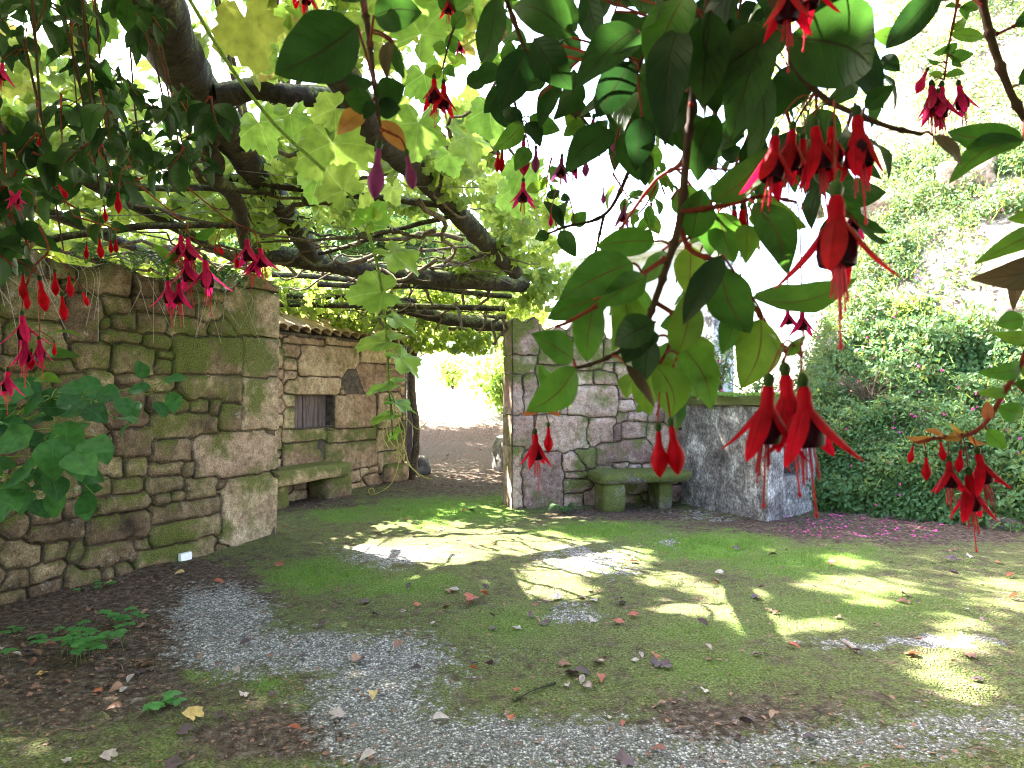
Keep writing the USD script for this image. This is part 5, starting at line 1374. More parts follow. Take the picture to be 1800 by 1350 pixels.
# unseen leaf mass added behind the viewer to keep light off the foreground
r = np.random.default_rng(88)
n = 15000
p = np.stack([r.uniform(-2.2, 3.2, n), r.uniform(-1.9, -.55, n), r.uniform(.25, 3.1, n)], 1)
a = r.normal(0, 1, (n, 3)); a[:, 2] -= .8
obj('foliage', MB().add(*scatter(OV3, p, a, A([0, .3, .8]) + r.normal(0, .6, (n, 3)), r.uniform(.06, .10, n))).mesh(), M['dark_leaf'], B.t, smooth=True, kind='stuff')

# --- sprays of the middle, mostly in the shaded leaf colour, further away
C = Branch('fuchsia_branch', 'slender fuchsia branch with small leaves and violet buds against the bright sky in the middle', at(900, 20, .8))
C.twig([at(860, -90, .8), at(905, 40, .8), at(935, 110, .8), at(985, 165, .8), at(1030, 215, .8), (at(1050, 250, .8))], .0028, .0012, n=50)
C.twig([at(925, 90, .8), at(905, 170, .8), at(918, 215, .8)], .0016, .001)
C.twig([at(985, 165, .8), at(1020, 225, .82), at(1010, 268, .82)], .0014, .0008)
C.twig([at(1150, 190, .9), at(1110, 290, .9), at(1065, 375, .9), at(990, 400, .9), at(952, 416, .9)], .003, .0012, n=50)
C.twig([at(1062, 376, .9), at(1050, 430, .9), at(1042, 470, .9)], .002, .001)
for k, (x0, y0, x1, y1, w, z) in enumerate([(920, 215, 868, 265, 34, .8), (918, 215, 885, 190, 30, .8), (925, 215, 950, 258, 30, .8), (930, 205, 985, 230, 34, .8), (960, 140, 905, 160, 40, .8), (990, 165, 1040, 205, 32, .82), (1030, 215, 990, 240, 26, .8), (1045, 240, 1068, 210, 26, .8),
                                              (1120, 260, 1135, 328, 34, .88), (1100, 255, 1150, 280, 40, .88), (990, 400, 955, 352, 20, .9), (985, 395, 1000, 350, 26, .9), (1005, 395, 1030, 372, 26, .9), (985, 405, 1012, 452, 30, .9), (965, 412, 940, 420, 20, .9),
                                              (930, 260, 905, 300, 30, .8), (880, 120, 830, 150, 34, .8), (880, 150, 850, 200, 30, .82), (1000, 175, 1030, 260, 30, .82), (870, 160, 900, 230, 36, .84), (1090, 230, 1080, 300, 30, .9), (1150, 300, 1145, 250, 40, .9), (960, 345, 985, 335, 16, .9), (1000, 345, 985, 352, 16, .9)]):
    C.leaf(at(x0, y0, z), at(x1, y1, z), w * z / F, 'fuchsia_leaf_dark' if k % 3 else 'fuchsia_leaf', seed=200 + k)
for k, (x0, y0, x1, y1, sp_, bud, red) in enumerate([(920, 235, 921, 308, 0, 1, 'sepal_pink'), (875, 262, 876, 302, 0, 1, 'sepal_red'), (883, 260, 883, 302, 0, 1, 'sepal_red'), (920, 312, 921, 366, 1.1, 0, 'sepal_pink'), (942, 255, 942, 305, 0, 1, 'bud_violet'), (1010, 268, 1012, 312, 1., 0, 'sepal_pink'),
                                                     (988, 270, 988, 320, .8, 0, 'bud_violet'), (1030, 270, 1030, 312, 0, 1, 'bud_violet'), (1045, 200, 1044, 262, 0, 1, 'bud_violet'), (1083, 205, 1082, 272, 0, 1, 'bud_violet'), (1098, 355, 1098, 400, .5, 0, 'bud_violet'), (1060, 330, 1060, 360, 0, 1, 'bud_violet'), (968, 370, 968, 400, 0, 1, 'sepal_pink'),
                                                     (1095, 175, 1095, 215, .8, 0, 'sepal_pink'), (960, 40, 965, 70, .8, 0, 'sepal_pink')]):
    C.flower(at(x0, y0, .82), at(x1, y1, .82), sp_, bool(bud), seed=40 + k, red=red)
C.wild(18, (830, 1000), (-60, 60), (.8, 1.1), (.035, .05), 8)
C.wild(44, (930, 1330), (120, 400), (1.0, 1.5), (.035, .055), 9)
C.wild(36, (1080, 1330), (330, 520), (1.0, 1.5), (.035, .055), 10)

# --- hanging twig in the upper middle left
D = Branch('fuchsia_branch', 'fuchsia twig with leaves coloured shade-dark and two violet buds hanging in the upper middle', at(640, 0, .5))
D.twig([at(622, -90, .5), at(638, 0, .5), at(648, 60, .5), at(658, 150, .5), at(668, 225, .5)], .0030, .0012, n=50)
D.twig([at(668, 225, .5), at(700, 240, .5)], .001, .0008, 'stalk_red')
for k, (x0, y0, x1, y1, w, m, z) in enumerate([(628, 45, 484, 132, 118, 'fuchsia_leaf', .42), (657, 28, 742, 22, 66, 'fuchsia_leaf', .46), (655, 150, 602, 128, 30, 'fuchsia_leaf', .5), (655, 178, 605, 170, 44, 'fuchsia_leaf', .5), (662, 172, 712, 150, 50, 'fuchsia_leaf', .5), (662, 185, 705, 192, 34, 'fuchsia_leaf', .5),
                                                (655, 178, 640, 210, 22, 'fuchsia_leaf', .5), (645, 195, 592, 236, 34, 'fuchsia_leaf_red', .52), (668, 212, 712, 268, 32, 'fuchsia_leaf_red', .5), (645, -10, 700, -60, 60, 'fuchsia_leaf', .5), (690, 70, 680, 140, 24, 'fuchsia_leaf_dry', .52), (640, 0, 600, -40, 60, 'fuchsia_leaf', .48), (690, 75, 712, 140, 20, 'fuchsia_leaf', .52)]):
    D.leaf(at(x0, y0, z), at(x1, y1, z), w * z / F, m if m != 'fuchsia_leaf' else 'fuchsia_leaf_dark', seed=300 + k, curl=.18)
D.flower(at(667, 245, .5), at(665, 352, .5), 0, True, seed=60, red='bud_violet')
D.flower(at(714, 262, .5), at(736, 332, .5), 0, True, seed=61, red='bud_violet')
E = Branch('fuchsia_branch', 'small fuchsia sprig with two red flowers hanging above the second log', at(775, 60, 1.0))
E.twig([at(740, -60, 1.0), at(800, 20, 1.0), at(790, 70, 1.0), at(778, 120, 1.0)], .0025, .0012, n=40)
for k, (x0, y0, x1, y1, w) in enumerate([(795, 50, 815, 20, 26), (790, 60, 800, 95, 24), (778, 120, 745, 130, 24), (780, 120, 800, 135, 20), (800, 25, 830, 0, 30), (785, 90, 760, 80, 22), (795, 20, 770, -10, 30)]):
    E.leaf(at(x0, y0, 1.0), at(x1, y1, 1.0), w / F, seed=330 + k)
E.flower(at(763, 130, 1.0), at(768, 195, 1.0), .9, seed=62); E.flower(at(780, 138, 1.0), at(784, 202, 1.0), 1.0, seed=63); E.flower(at(788, -10, 1.0), at(790, 30, 1.0), .9, seed=64); E.flower(at(806, 70, 1.), at(812, 95, 1.), .8, seed=65, red='sepal_pink')
E.flower(at(520, -30, 1.0), at(522, 14, 1.0), 0, True, seed=66); E.flower(at(540, -35, 1.0), at(541, 18, 1.0), .8, seed=67)

# --- branches at the right edge
R_ = Branch('fuchsia_branch', 'dark fuchsia branch entering at the top right corner with a pair of folded leaves', at(1730, 40, .55))
R_.twig([at(1712, -80, .55), at(1730, 20, .55), at(1752, 100, .55), at(1790, 190, .55), at(1860, 300, .56)], .0036, .0026, n=50)
R_.twig([at(1752, 60, .55), at(1800, 40, .55), at(1830, 40, .55)], .0014, .001, 'stalk_red')
for k, (x0, y0, x1, y1, w, z) in enumerate([(1655, -25, 1552, 90, 50, .5), (1798, 246, 1662, 232, 52, .5), (1798, 247, 1668, 322, 46, .5), (1780, 48, 1860, 20, 40, .55), (1790, 150, 1850, 110, 40, .55), (1835, 410, 1714, 462, 38, .52), (1840, 370, 1772, 385, 34, .55), (1690, -40, 1600, -5, 50, .52)]):
    R_.leaf(at(x0, y0, z), at(x1, y1, z), w * z / F, 'fuchsia_leaf_dark' if k in (0, 3, 4, 7) else 'fuchsia_leaf', seed=360 + k, fold=.4)
R_.leaf(at(1840, 450, .55), at(1712, 492, .55), 60 * .55 / F, 'fuchsia_leaf_dry', seed=371, curl=.3)
R_.leaf(at(1805, 470, .55), at(1780, 545, .55), 26 * .55 / F, 'fuchsia_leaf_dry', seed=372)
S_ = Branch('fuchsia_branch', 'thin fuchsia spray with pink-red flowers hanging before the bright bank at upper right', at(1690, 0, .85))
S_.twig([at(1690, -40, .85), at(1680, 20, .85), at(1668, 80, .85), at(1660, 140, .85)], .0018, .001, 'stalk_red', n=40)
for k, (x0, y0, x1, y1, w) in enumerate([(1688, 14, 1725, 8, 18), (1685, 14, 1660, 12, 14), (1670, 60, 1732, 66, 22), (1668, 78, 1640, 95, 22), (1665, 80, 1675, 95, 24), (1668, 100, 1712, 95, 22), (1660, 135, 1698, 128, 14), (1658, 132, 1632, 130, 12), (1672, 50, 1700, 38, 18), (1690, 10, 1700, 35, 14), (1655, 110, 1630, 104, 14), (1676, 100, 1690, 118, 12)]):
    S_.leaf(at(x0, y0, .85), at(x1, y1, .85), w * .85 / F, seed=390 + k)
for k, (x0, y0, x1, y1, sp_, bud) in enumerate([(1632, 118, 1608, 166, 0, 1), (1637, 140, 1628, 214, .2, 0), (1640, 145, 1642, 206, .9, 0), (1656, 142, 1660, 216, .9, 0), (1684, 140, 1690, 204, .7, 0), (1648, 155, 1652, 222, 1., 0)]):
    S_.flower(at(x0, y0, .85), at(x1, y1, .85), sp_, bool(bud), seed=80 + k, red='sepal_pink')
T_ = Branch('fuchsia_branch', 'reddish fuchsia branch at the right edge ending in a cluster of red flowers', at(1790, 640, .6))
T_.twig([at(1870, 480, .6), at(1800, 630, .6), at(1765, 690, .6), at(1735, 740, .6), at(1700, 765, .6), at(1650, 770, .6), at(1612, 778, .6)], .0026, .0012, 'stalk_red', n=60)
for k, (x0, y0, x1, y1, w, m) in enumerate([(1795, 640, 1720, 655, 30, 'fuchsia_leaf'), (1790, 650, 1845, 670, 40, 'fuchsia_leaf'), (1780, 675, 1840, 700, 32, 'fuchsia_leaf'), (1770, 690, 1716, 690, 20, 'fuchsia_leaf'), (1755, 715, 1800, 728, 34, 'fuchsia_leaf'), (1735, 740, 1735, 705, 18, 'fuchsia_leaf_red'),
                                             (1735, 755, 1770, 788, 28, 'fuchsia_leaf'), (1705, 765, 1742, 780, 24, 'fuchsia_leaf_red'), (1690, 765, 1655, 772, 18, 'fuchsia_leaf_red'), (1640, 770, 1592, 768, 14, 'fuchsia_leaf_red'), (1700, 760, 1670, 745, 16, 'fuchsia_leaf_red'), (1800, 560, 1750, 570, 34, 'fuchsia_leaf'), (1815, 590, 1745, 585, 26, 'fuchsia_leaf'),
                                             (1660, 768, 1625, 755, 14, 'fuchsia_leaf_red'), (1810, 610, 1770, 620, 24, 'fuchsia_leaf'), (1800, 690, 1830, 650, 30, 'fuchsia_leaf')]):
    T_.leaf(at(x0, y0, .6), at(x1, y1, .6), w * .6 / F, m, seed=420 + k)
for k, (x0, y0, x1, y1, sp_, bud) in enumerate([(1668, 800, 1660, 872, 1.1, 0), (1716, 785, 1736, 866, .9, 0), (1702, 820, 1706, 918, .7, 0), (1606, 778, 1596, 814, 0, 1), (1628, 795, 1628, 845, 0, 1), (1690, 782, 1690, 832, 0, 1), (1652, 770, 1656, 812, 0, 1)]):
    T_.flower(at(x0, y0, .6), at(x1, y1, .6), sp_, bool(bud), seed=100 + k)
G_ = Branch('fuchsia_branch', 'short fuchsia twig with one open red flower before the right gate pillar', at(950, 715, .7))
G_.twig([at(1010, 660, .6), at(975, 690, .66), at(952, 715, .7)], .0012, .0009, 'stalk_red')
for k, (x0, y0, x1, y1, w, m) in enumerate([(950, 716, 918, 730, 14, 'fuchsia_leaf_red'), (955, 716, 986, 732, 16, 'fuchsia_leaf_red'), (968, 695, 1005, 715, 16, 'shoot_leaf'), (975, 690, 948, 640, 26, 'fuchsia_leaf'), (965, 700, 985, 685, 16, 'fuchsia_leaf_red')]):
    G_.leaf(at(x0, y0, .7), at(x1, y1, .7), w * .7 / F, m, seed=450 + k)
G_.flower(at(940, 752, .7), at(942, 824, .7), .8, seed=120); G_.flower(at(964, 742, .7), at(966, 796, .7), 0, True, seed=121)

# --- the left foreground bush
for name, label, win, zz, n, sd, ln in [('fuchsia_branch', 'dense dark fuchsia foliage filling the upper left corner', ((-60, 250), (-60, 250)), (1.0, 1.9), 200, 21, (.05, .08)),
                                        ('fuchsia_branch', 'leafy fuchsia branch hanging over the left edge of the old wall', ((-60, 130), (230, 440)), (.95, 1.5), 120, 22, (.045, .065)),
                                        ('fuchsia_branch', 'shaded fuchsia branch mixed into the vine left of the big log', ((130, 400), (150, 330)), (1.3, 2.2), 150, 23, (.05, .08))]:
    W = Branch(name, label, at(sum(win[0]) / 2, win[1][0], 1.3))
    r = np.random.default_rng(sd)
    for k in range(5):
        x = r.uniform(*win[0]); z = r.uniform(*zz)
        W.twig([at(x - 60, win[1][0] - 160, z), at(x - 20, win[1][0] + 20, z), at(x, win[1][1] - 60, z), at(x + 10, win[1][1], z)], .003, .0012, n=40)
    W.wild(n, win[0], win[1], zz, ln, sd, mat='fuchsia_leaf_dark')
    fl = {21: [(5, 105, 6, 150, .8, 0), (70, 235, 68, 258, 0, 1)], 22: [(38, 330, 20, 360, .8, 0), (16, 330, 30, 365, .8, 0), (40, 475, 40, 528, 0, 1), (68, 483, 70, 550, 0, 1), (96, 472, 100, 520, 0, 1), (120, 478, 123, 524, 0, 1), (144, 508, 154, 540, 0, 1), (108, 512, 112, 565, 0, 1), (48, 505, 46, 545, 0, 1),
              (38, 545, 40, 612, 1., 0), (45, 590, 42, 650, .6, 0), (68, 590, 72, 640, .5, 0), (95, 598, 96, 626, 0, 1), (14, 645, 16, 700, .9, 0), (55, 612, 52, 650, 0, 1), (18, 660, 8, 690, 0, 1)],
          23: [(318, 405, 316, 462, .9, 0), (328, 410, 334, 470, .9, 0), (326, 445, 330, 508, 1., 0), (360, 448, 364, 520, 1.1, 0), (294, 485, 298, 545, 1.1, 0), (314, 490, 316, 545, .7, 0), (434, 412, 440, 470, .9, 0), (456, 428, 462, 480, .9, 0), (452, 440, 448, 490, .8, 0), (415, 440, 420, 472, 0, 1), (384, 425, 390, 450, 0, 1), (378, 428, 380, 445, 0, 1),
               (152, 425, 151, 456, 0, 1), (174, 412, 177, 455, 0, 1), (194, 417, 196, 446, 0, 1), (203, 415, 205, 445, 0, 1), (207, 330, 209, 375, 0, 1), (174, 230, 176, 262, .5, 0), (183, 360, 186, 390, 0, 1), (100, 320, 118, 350, 0, 1)]}[sd]
    zf_ = {21: 1.1, 22: .95, 23: 1.15}[sd]
    if sd == 22:
        W.twig([at(70, 400, .95), at(85, 440, .95), at(60, 470, .95), at(40, 530, .95), at(30, 640, .95)], .0014, .0008, 'stalk_red', n=30)
    if sd == 23:
        W.twig([at(250, 330, 1.15), at(310, 380, 1.15), at(330, 400, 1.15), at(300, 470, 1.15)], .0014, .0008, 'stalk_red', n=30)
        W.twig([at(330, 330, 1.15), at(400, 385, 1.15), at(445, 405, 1.15)], .0014, .0008, 'stalk_red', n=30)
        W.twig([at(130, 380, 1.15), at(180, 395, 1.15), at(210, 405, 1.15)], .0014, .0008, 'stalk_red', n=30)
    for k, (x0, y0, x1, y1, sp_, bud) in enumerate(fl):
        W.flower(at(x0, y0, zf_), at(x1, y1, zf_), sp_, bool(bud), seed=140 + sd * 7 + k, red='sepal_red' if bud else 'sepal_pink')  # open left flowers get the pinker colour for sun on their petals
    if sd == 22:
        for k, (x0, y0, x1, y1, w) in enumerate([(70, 598, 150, 592, 20), (80, 622, 140, 626, 18), (60, 668, 108, 672, 28)]):
            W.leaf(at(x0, y0, 1.1), at(x1, y1, 1.1), w * 1.1 / F, seed=500 + k)
    if sd == 23:
        for k, (x0, y0, x1, y1, w) in enumerate([(300, 455, 270, 430, 16), (312, 455, 290, 460, 16), (345, 420, 380, 400, 22), (300, 460, 322, 440, 14)]):
            W.leaf(at(x0, y0, 1.15), at(x1, y1, 1.15), w * 1.15 / F, seed=520 + k)

# ------------------------------------------------------------------ plants against the left wall
def serrate(b, t, w, n, seed):
    v, f, uv = leaf_surface(b, t, w, n, curl=.1, fold=.16, seed=seed, nu=14, nv=3)
    return v, f, uv


hy = thing('broad_leaved_shrub', 'broad-leaved deep green shrub growing against the left wall', 'shrub', PLW.w([[-.4, .8]], [0])[0])
r = np.random.default_rng(31)
tips = []
for k, (px, py, z) in enumerate([(40, 720, 3.4), (90, 700, 3.5), (120, 760, 3.45), (160, 700, 3.8), (210, 720, 4.0), (270, 690, 4.4), (60, 800, 3.4), (110, 820, 3.4), (20, 840, 3.3), (300, 670, 4.5), (70, 870, 3.4), (-30, 760, 3.3)]):
    e = at(px, py, z); b0 = PLW.w([[r.uniform(-.75, -.1), r.uniform(.7, 1.0)]], [-.03])[0]
    c = spline([b0, (b0 + e) / 2 + A([-.1, .1, .1]), e], 14)
    obj('stem', tube(c, np.linspace(.008, .004, 14), 6, .1, k), M['shoot_stem'], hy, smooth=True)
    tips.append(c)
cc = np.vstack([c[6:] for c in tips])
for k, (px, py, ax_, ay, s, z) in enumerate([(60, 690, -1, .2, 85, 3.4), (110, 690, .6, .4, 75, 3.4), (170, 690, 1, .3, 60, 3.6), (150, 715, .8, .6, 65, 3.5), (200, 735, 1, .2, 60, 3.7), (290, 665, 1, .1, 50, 4.3), (245, 705, -.2, 1, 50, 4.1), (300, 690, .3, 1, 48, 4.2), (265, 680, -1, .3, 45, 4.2),
                                             (120, 740, .3, 1, 85, 3.35), (60, 755, -.8, .6, 90, 3.3), (95, 770, .2, 1, 90, 3.25), (140, 780, 1, .2, 85, 3.3), (70, 800, -.5, .8, 85, 3.25), (115, 800, .8, .5, 90, 3.2), (30, 820, -1, .3, 90, 3.3), (85, 830, .4, 1, 70, 3.3), (140, 840, 1, .1, 60, 3.4),
                                             (50, 850, -1, .5, 80, 3.25), (15, 780, -.7, .4, 80, 3.3), (20, 700, -.4, .8, 80, 3.5), (100, 860, .1, 1, 60, 3.4), (10, 740, .5, .6, 80, 3.5), (180, 770, .3, 1, 60, 3.6), (150, 660, .4, .9, 60, 3.7), (210, 700, .5, .8, 55, 3.9), (235, 740, -.4, .9, 48, 4.0), (60, 880, .7, .7, 55, 3.4),
                                             (20, 880, -.3, .6, 70, 3.4), (40, 660, .4, .8, 70, 3.6), (-20, 690, .4, .7, 80, 3.4), (160, 745, -.5, .7, 55, 3.7), (120, 700, -.6, .5, 65, 3.6), (0, 860, .6, .6, 70, 3.2), (275, 705, .5, .9, 44, 4.3), (255, 665, -.2, -.9, 40, 4.4)] + [(float(x), float(y), math.cos(q), math.sin(q), 52, float(z)) for x, y, q, z in zip(r.uniform(-20, 170, 40), r.uniform(670, 880, 40), r.uniform(-.3, 3.5, 40), r.uniform(3.3, 3.9, 40))]):
    b0 = at(px, py, z); d = unit(A([ax_, -.25, -ay * .8])); Ln = s * z / F * .86
    n = unit(A([.15, -.55, .75]) + r.normal(0, .25, 3))
    v, f, uv = serrate(b0, b0 + d * Ln, Ln * .7, n, 600 + k)
    lf = obj('leaf', (v, f), M['shrub_leaf'], hy, smooth=True, uv=uv)
    q = cc[np.argmin(np.linalg.norm(cc - b0, axis=1))]
    obj('leaf_stalk', tube(spline([q, (q + b0) / 2 + A([0, 0, .01]), b0], 6), .0025, 5), M['shoot_stem'], lf, smooth=True)


def fern(label, base, n, length, seed, az=None, spread=1.0, droop=.5):
    t = thing('fern', label, 'fern', base); r = np.random.default_rng(seed)
    for k in range(n):
        a = (az if az is not None else 0) + r.uniform(-1, 1) * spread
        o = A([math.cos(a), math.sin(a), 0]); ln = length * r.uniform(.7, 1.1)
        c = spline([A(base, float), base + o * ln * .45 + A([0, 0, ln * .45]), base + o * ln * .9 + A([0, 0, ln * (.45 - droop)])], 18)
        m = MB().add(*tube(c, np.linspace(.003, .001, 18), 4))
        sd = unit(np.cross(o, [0, 0, 1.]))
        pos = np.repeat(c[2:], 2, 0); sg = np.tile([1, -1], len(c) - 2)
        tg = np.repeat(np.gradient(c, axis=0)[2:], 2, 0)
        sz = np.repeat(ln * .30 * np.sin(np.pi * np.linspace(.22, .98, len(c) - 2)), 2)
        m.add(*scatter(oval_proto(3, .32, .05, .2), pos, sd * sg[:, None] + unit(tg) * .45, np.tile(unit(A([0, -.3, 1.])), (len(pos), 1)), sz))
        obj('frond', m.mesh(), M['fern_leaf'], t, smooth=True)


for k, (px, z, lab) in enumerate([(235, 6.0, 'fern on top of the left wall under the bare left buds'), (285, 6.2, 'dark fern drooping over the wall top behind the red flower cluster'), (385, 6.6, 'fern hanging from the wall top beside the gate pillar'), (335, 6.35, 'small fern between two others on top of the left wall'), (150, 5.6, 'fern at the leftmost end of the mossy wall top')]):
    uu_ = np.linspace(-1, PLW.len, 400); q = PLW.w(np.c_[uu_, np.full(400, 2.52)], np.full(400, .0)); px_ = 900 + q[:, 0] * F / q[:, 1]
    b = q[np.argmin(abs(px_ - px))]
    fern(lab, b, 7, .34, 50 + k, az=math.atan2(PLW.n[1], PLW.n[0]), spread=1.1, droop=.75)
fern('small bright fern at the foot of the right gate pillar', gp(990, 902), 6, .24, 60, az=-1.2, spread=1.5, droop=.25)
# soil and roots with dry stems on top of the left wall
m = MB(); r = np.random.default_rng(3)
for k in range(46):
    u = r.uniform(-.6, 2.4); b = PLW.w([[u, 2.5]], [.03])[0]
    m.add(*tube(spline([b, b + PLW.n * .06 + A([r.normal(0, .04), 0, -.12]), b + PLW.n * .05 + A([r.normal(0, .09), 0, -r.uniform(.2, .6)])], 7), .0022, 4))
obj('dry_stems', m.mesh(), M['dead_leaf_pale'], lw, kind='stuff')

# ------------------------------------------------------------------ small things on the ground
def ground_at(px, py):
    p = gp(px, py); p[2] = float(ground_z(p[0], p[1])); return p


def weed(label, px, py, n, size, seed, spread=.1, hgt=.1):
    b = ground_at(px, py); t = thing('weed', label, 'plant', b); r = np.random.default_rng(seed)
    for k in range(n):
        p = b + A([r.normal(0, spread), r.normal(0, spread * .8), 0]); h = hgt * r.uniform(.5, 1.2)
        e = p + A([r.normal(0, .02), -.01, h])
        d3 = r.uniform(0, 6.28) + A([0, 2.1, 4.2])
        ax_ = np.stack([np.cos(d3), np.sin(d3), -.1 + 0 * d3], 1)
        m = MB().add(*scatter(oval_proto(4, .85, .05, .2, .7), np.tile(e, (3, 1)), ax_, np.tile(unit(A([0, -.25, 1.])), (3, 1)), size * r.uniform(.7, 1.2, 3)))
        lf = obj('leaf', m.mesh(), M['weed_leaf'], t, smooth=True)
        obj('leaf_stalk', tube(spline([p, (p + e) / 2, e], 4), .0016, 4), M['shoot_stem'], lf, smooth=True)


weed('clump of bright clover-like leaves on the dark soil at the lower left', 170, 1150, 30, .05, 1, .13, .1)
weed('smaller green seedling clump behind the clover-like one at left', 218, 1100, 10, .05, 2, .06, .09)
weed('green seedlings left of the clover-like clump', 135, 1118, 9, .045, 3, .06, .06)
weed('tiny bright weed close to the lower left edge of the soil', 82, 1126, 6, .035, 4, .04, .03)
weed('low weed with narrow leaves on the moss at lower left', 285, 1250, 7, .05, 5, .05, .05)
weed('small weed at the foot of the left wall', 170, 1036, 6, .04, 6, .05, .05)
weed('tiny weed in the lower left corner region', 14, 1118, 5, .04, 8, .05, .04)
tg = thing('grass_tuft', 'small tuft of thin grass on the bright sun patch', 'grass tuft', ground_at(1072, 1005))
r = np.random.default_rng(8)
for k in range(16):
    b = ground_at(1072 + r.normal(0, 7), 1005 + r.normal(0, 2))
    obj('blade', scatter(blade, b[None], A([[r.normal(0, .35), r.normal(0, .35), 1]]), A([[0, -1., .2]]), A([r.uniform(.06, .14)])), M['grass_blade'], tg, smooth=True)
# moss and grass blades, pebbles, litter
n = 280000
r = np.random.default_rng(4)
yy = 2.6 + 8.5 * r.uniform(0, 1, n) ** 1.1; xx = r.uniform(-.85, .85, n) * yy
g_, m_, s_ = masks(xx, yy)
pr_ = np.clip((m_ - .38) * 1.6, 0, 1) * (1 - np.clip(s_ * 1.3, 0, 1)) * (1 - .85 * np.clip((g_ - .45) * 3, 0, 1)) * np.clip((fbm(np.stack([xx * 6, yy * 6, 0 * xx], -1), 3, 2) - .36) * 6, 0, 1)
ok = r.uniform(0, 1, n) < pr_
xx, yy, m_ = xx[ok], yy[ok], m_[ok]
p = np.stack([xx, yy, ground_z(xx, yy)], 1)
tri = (A([[-.09, 0, 0], [.09, 0, 0], [.02, 1, .15]]), A([[0, 1, 2]]))
obj('grass', MB().add(*scatter(tri, p, A([0, 0, 1.]) + r.normal(0, .4, p.shape), dirs(len(p), r), r.uniform(.010, .034, len(p)) * (.55 + m_))).mesh(), M['grass_blade'], kind='stuff', smooth=False, label='short bright green grass and moss growing over the courtyard floor', cat='grass')
n = 120000
yy = 2.5 + 5 * r.uniform(0, 1, n) ** 1.5; xx = r.uniform(-.8, .8, n) * yy
g_, m_, s_ = masks(xx, yy)
ok = r.uniform(0, 1, n) < np.clip((g_ - .3) * 1.5, .035, 1)
xx, yy = xx[ok], yy[ok]; n = len(xx)
p = np.stack([xx, yy, ground_z(xx, yy) + .001], 1)
oc = (A([[1, 0, 0], [-1, 0, 0], [0, 1, 0], [0, -1, 0], [0, 0, .7], [0, 0, -.7]], float), A([[0, 2, 4], [2, 1, 4], [1, 3, 4], [3, 0, 4], [2, 0, 5], [1, 2, 5], [3, 1, 5], [0, 3, 5]]))
usdkit.material(stage, L('pebble'), {'g': ('geometry', {}), 'r': ('rgb_ramp', {'ramp': [(0, (.14, .13, .12)), (.4, (.40, .375, .355)), (.8, (.62, .59, .565)), (1, (.86, .84, .81))]}), 'p': ('principled_bsdf', {'roughness': .9})},
                [('g.random_per_island', 'r.fac'), ('r.color', 'p.base_color')], surface='p.BSDF')
obj('gravel', MB().add(*scatter(oc, p, dirs(n, r) * A([1, 1, .3]), A([0, 0, 1.]) + r.normal(0, .3, (n, 3)), r.uniform(.0022, .006, n) * (1 + 1.1 * r.uniform(0, 1, n) ** 7))).mesh(), L('pebble'), kind='stuff', smooth=False, label='loose pale gravel stones on the courtyard floor', cat='gravel')
# moss cushions on the tank's rim and on the benches
for (parent, cs, nn_) in [(tk, [(Q(-.04, -.03), Q(-.04, .7)), (Q(-.04, -.03), Q(lenL, -.04)), (Q(.1, .1), Q(lenL, .1)), (Q(.1, .35), Q(lenL, .4))], 9000)]:
    q = []
    for a_, b_ in cs:
        t_ = r.uniform(0, 1, nn_ // len(cs))[:, None]
        q.append(a_ + (b_ - a_) * t_ + r.normal(0, .07, (len(t_), 3)) * A([1, 1, 0]))
    q = np.vstack(q); q[:, 2] = 1.435 + .05 * fbm(q * 7, 2, 3)
    ins = fbm(np.c_[q[:, :2] * 5, 0 * q[:, 0]], 3, 8) > .42
    q = q[ins]
    obj('moss', MB().add(*scatter((A([[-.14, 0, 0], [.14, 0, 0], [.02, 1, .15]]), A([[0, 1, 2]])), q, A([0, 0, 1.]) + r.normal(0, .5, q.shape), dirs(len(q), r), r.uniform(.025, .055, len(q)))).mesh(), M['grass_blade'], parent, smooth=False, kind='stuff')
# fine litter: leaf crumbs and twigs
n = 22000
yy = 2.6 + 8 * r.uniform(0, 1, n) ** 1.2; xx = r.uniform(-.85, .85, n) * yy
g_, m_, s_ = masks(xx, yy)
ok = r.uniform(0, 1, n) < .14 + .8 * np.clip(s_, 0, 1)
xx, yy = xx[ok], yy[ok]; n = len(xx)
p = np.stack([xx, yy, ground_z(xx, yy) + .006], 1)
obj('leaf_litter', MB().add(*scatter(OV3, p, r.normal(0, 1, (n, 3)) * A([1, 1, .15]), A([0, 0, 1.]) + r.normal(0, .35, (n, 3)), r.uniform(.008, .045, n) * r.uniform(.5, 1, n))).mesh(), M['dead_leaf'], kind='stuff', smooth=True, label='brown leaf crumbs scattered over soil and moss', cat='litter')
m = MB()
for k in range(170):
    y = 2.6 + 6.5 * r.uniform() ** 1.3; x = r.uniform(-.8, .8) * y; l_ = r.uniform(.03, .16); d = r.uniform(0, 6.28); e = A([math.cos(d), math.sin(d), 0]) * l_
    b = A([x, y, float(ground_z(x, y)) + .006])
    m.add(*tube(spline([b, b + e * .5 + A([r.normal(0, .01), r.normal(0, .01), .012]), b + e], 5), r.uniform(.001, .0024), 4))
obj('fallen_twigs', m.mesh(), M['dead_leaf'], kind='stuff', smooth=True, label='thin dry twigs and stems strewn on the ground', cat='twigs')
y_, x_ = None, None
p = np.stack([r.uniform(1370, 1660, 260), r.uniform(898, 950, 260)], 1)
p = A([ground_at(*q) for q in p]) + A([0, 0, .01])
obj('fallen_petals', MB().add(*scatter(OV3, p, r.normal(0, 1, p.shape) * A([1, 1, .2]), A([0, 0, 1.]) + r.normal(0, .4, p.shape), r.uniform(.02, .05, len(p)))).mesh(), M['tiny_pink'], kind='stuff', smooth=True, label='fallen pink petals strewn before the bank and the tank', cat='petals')
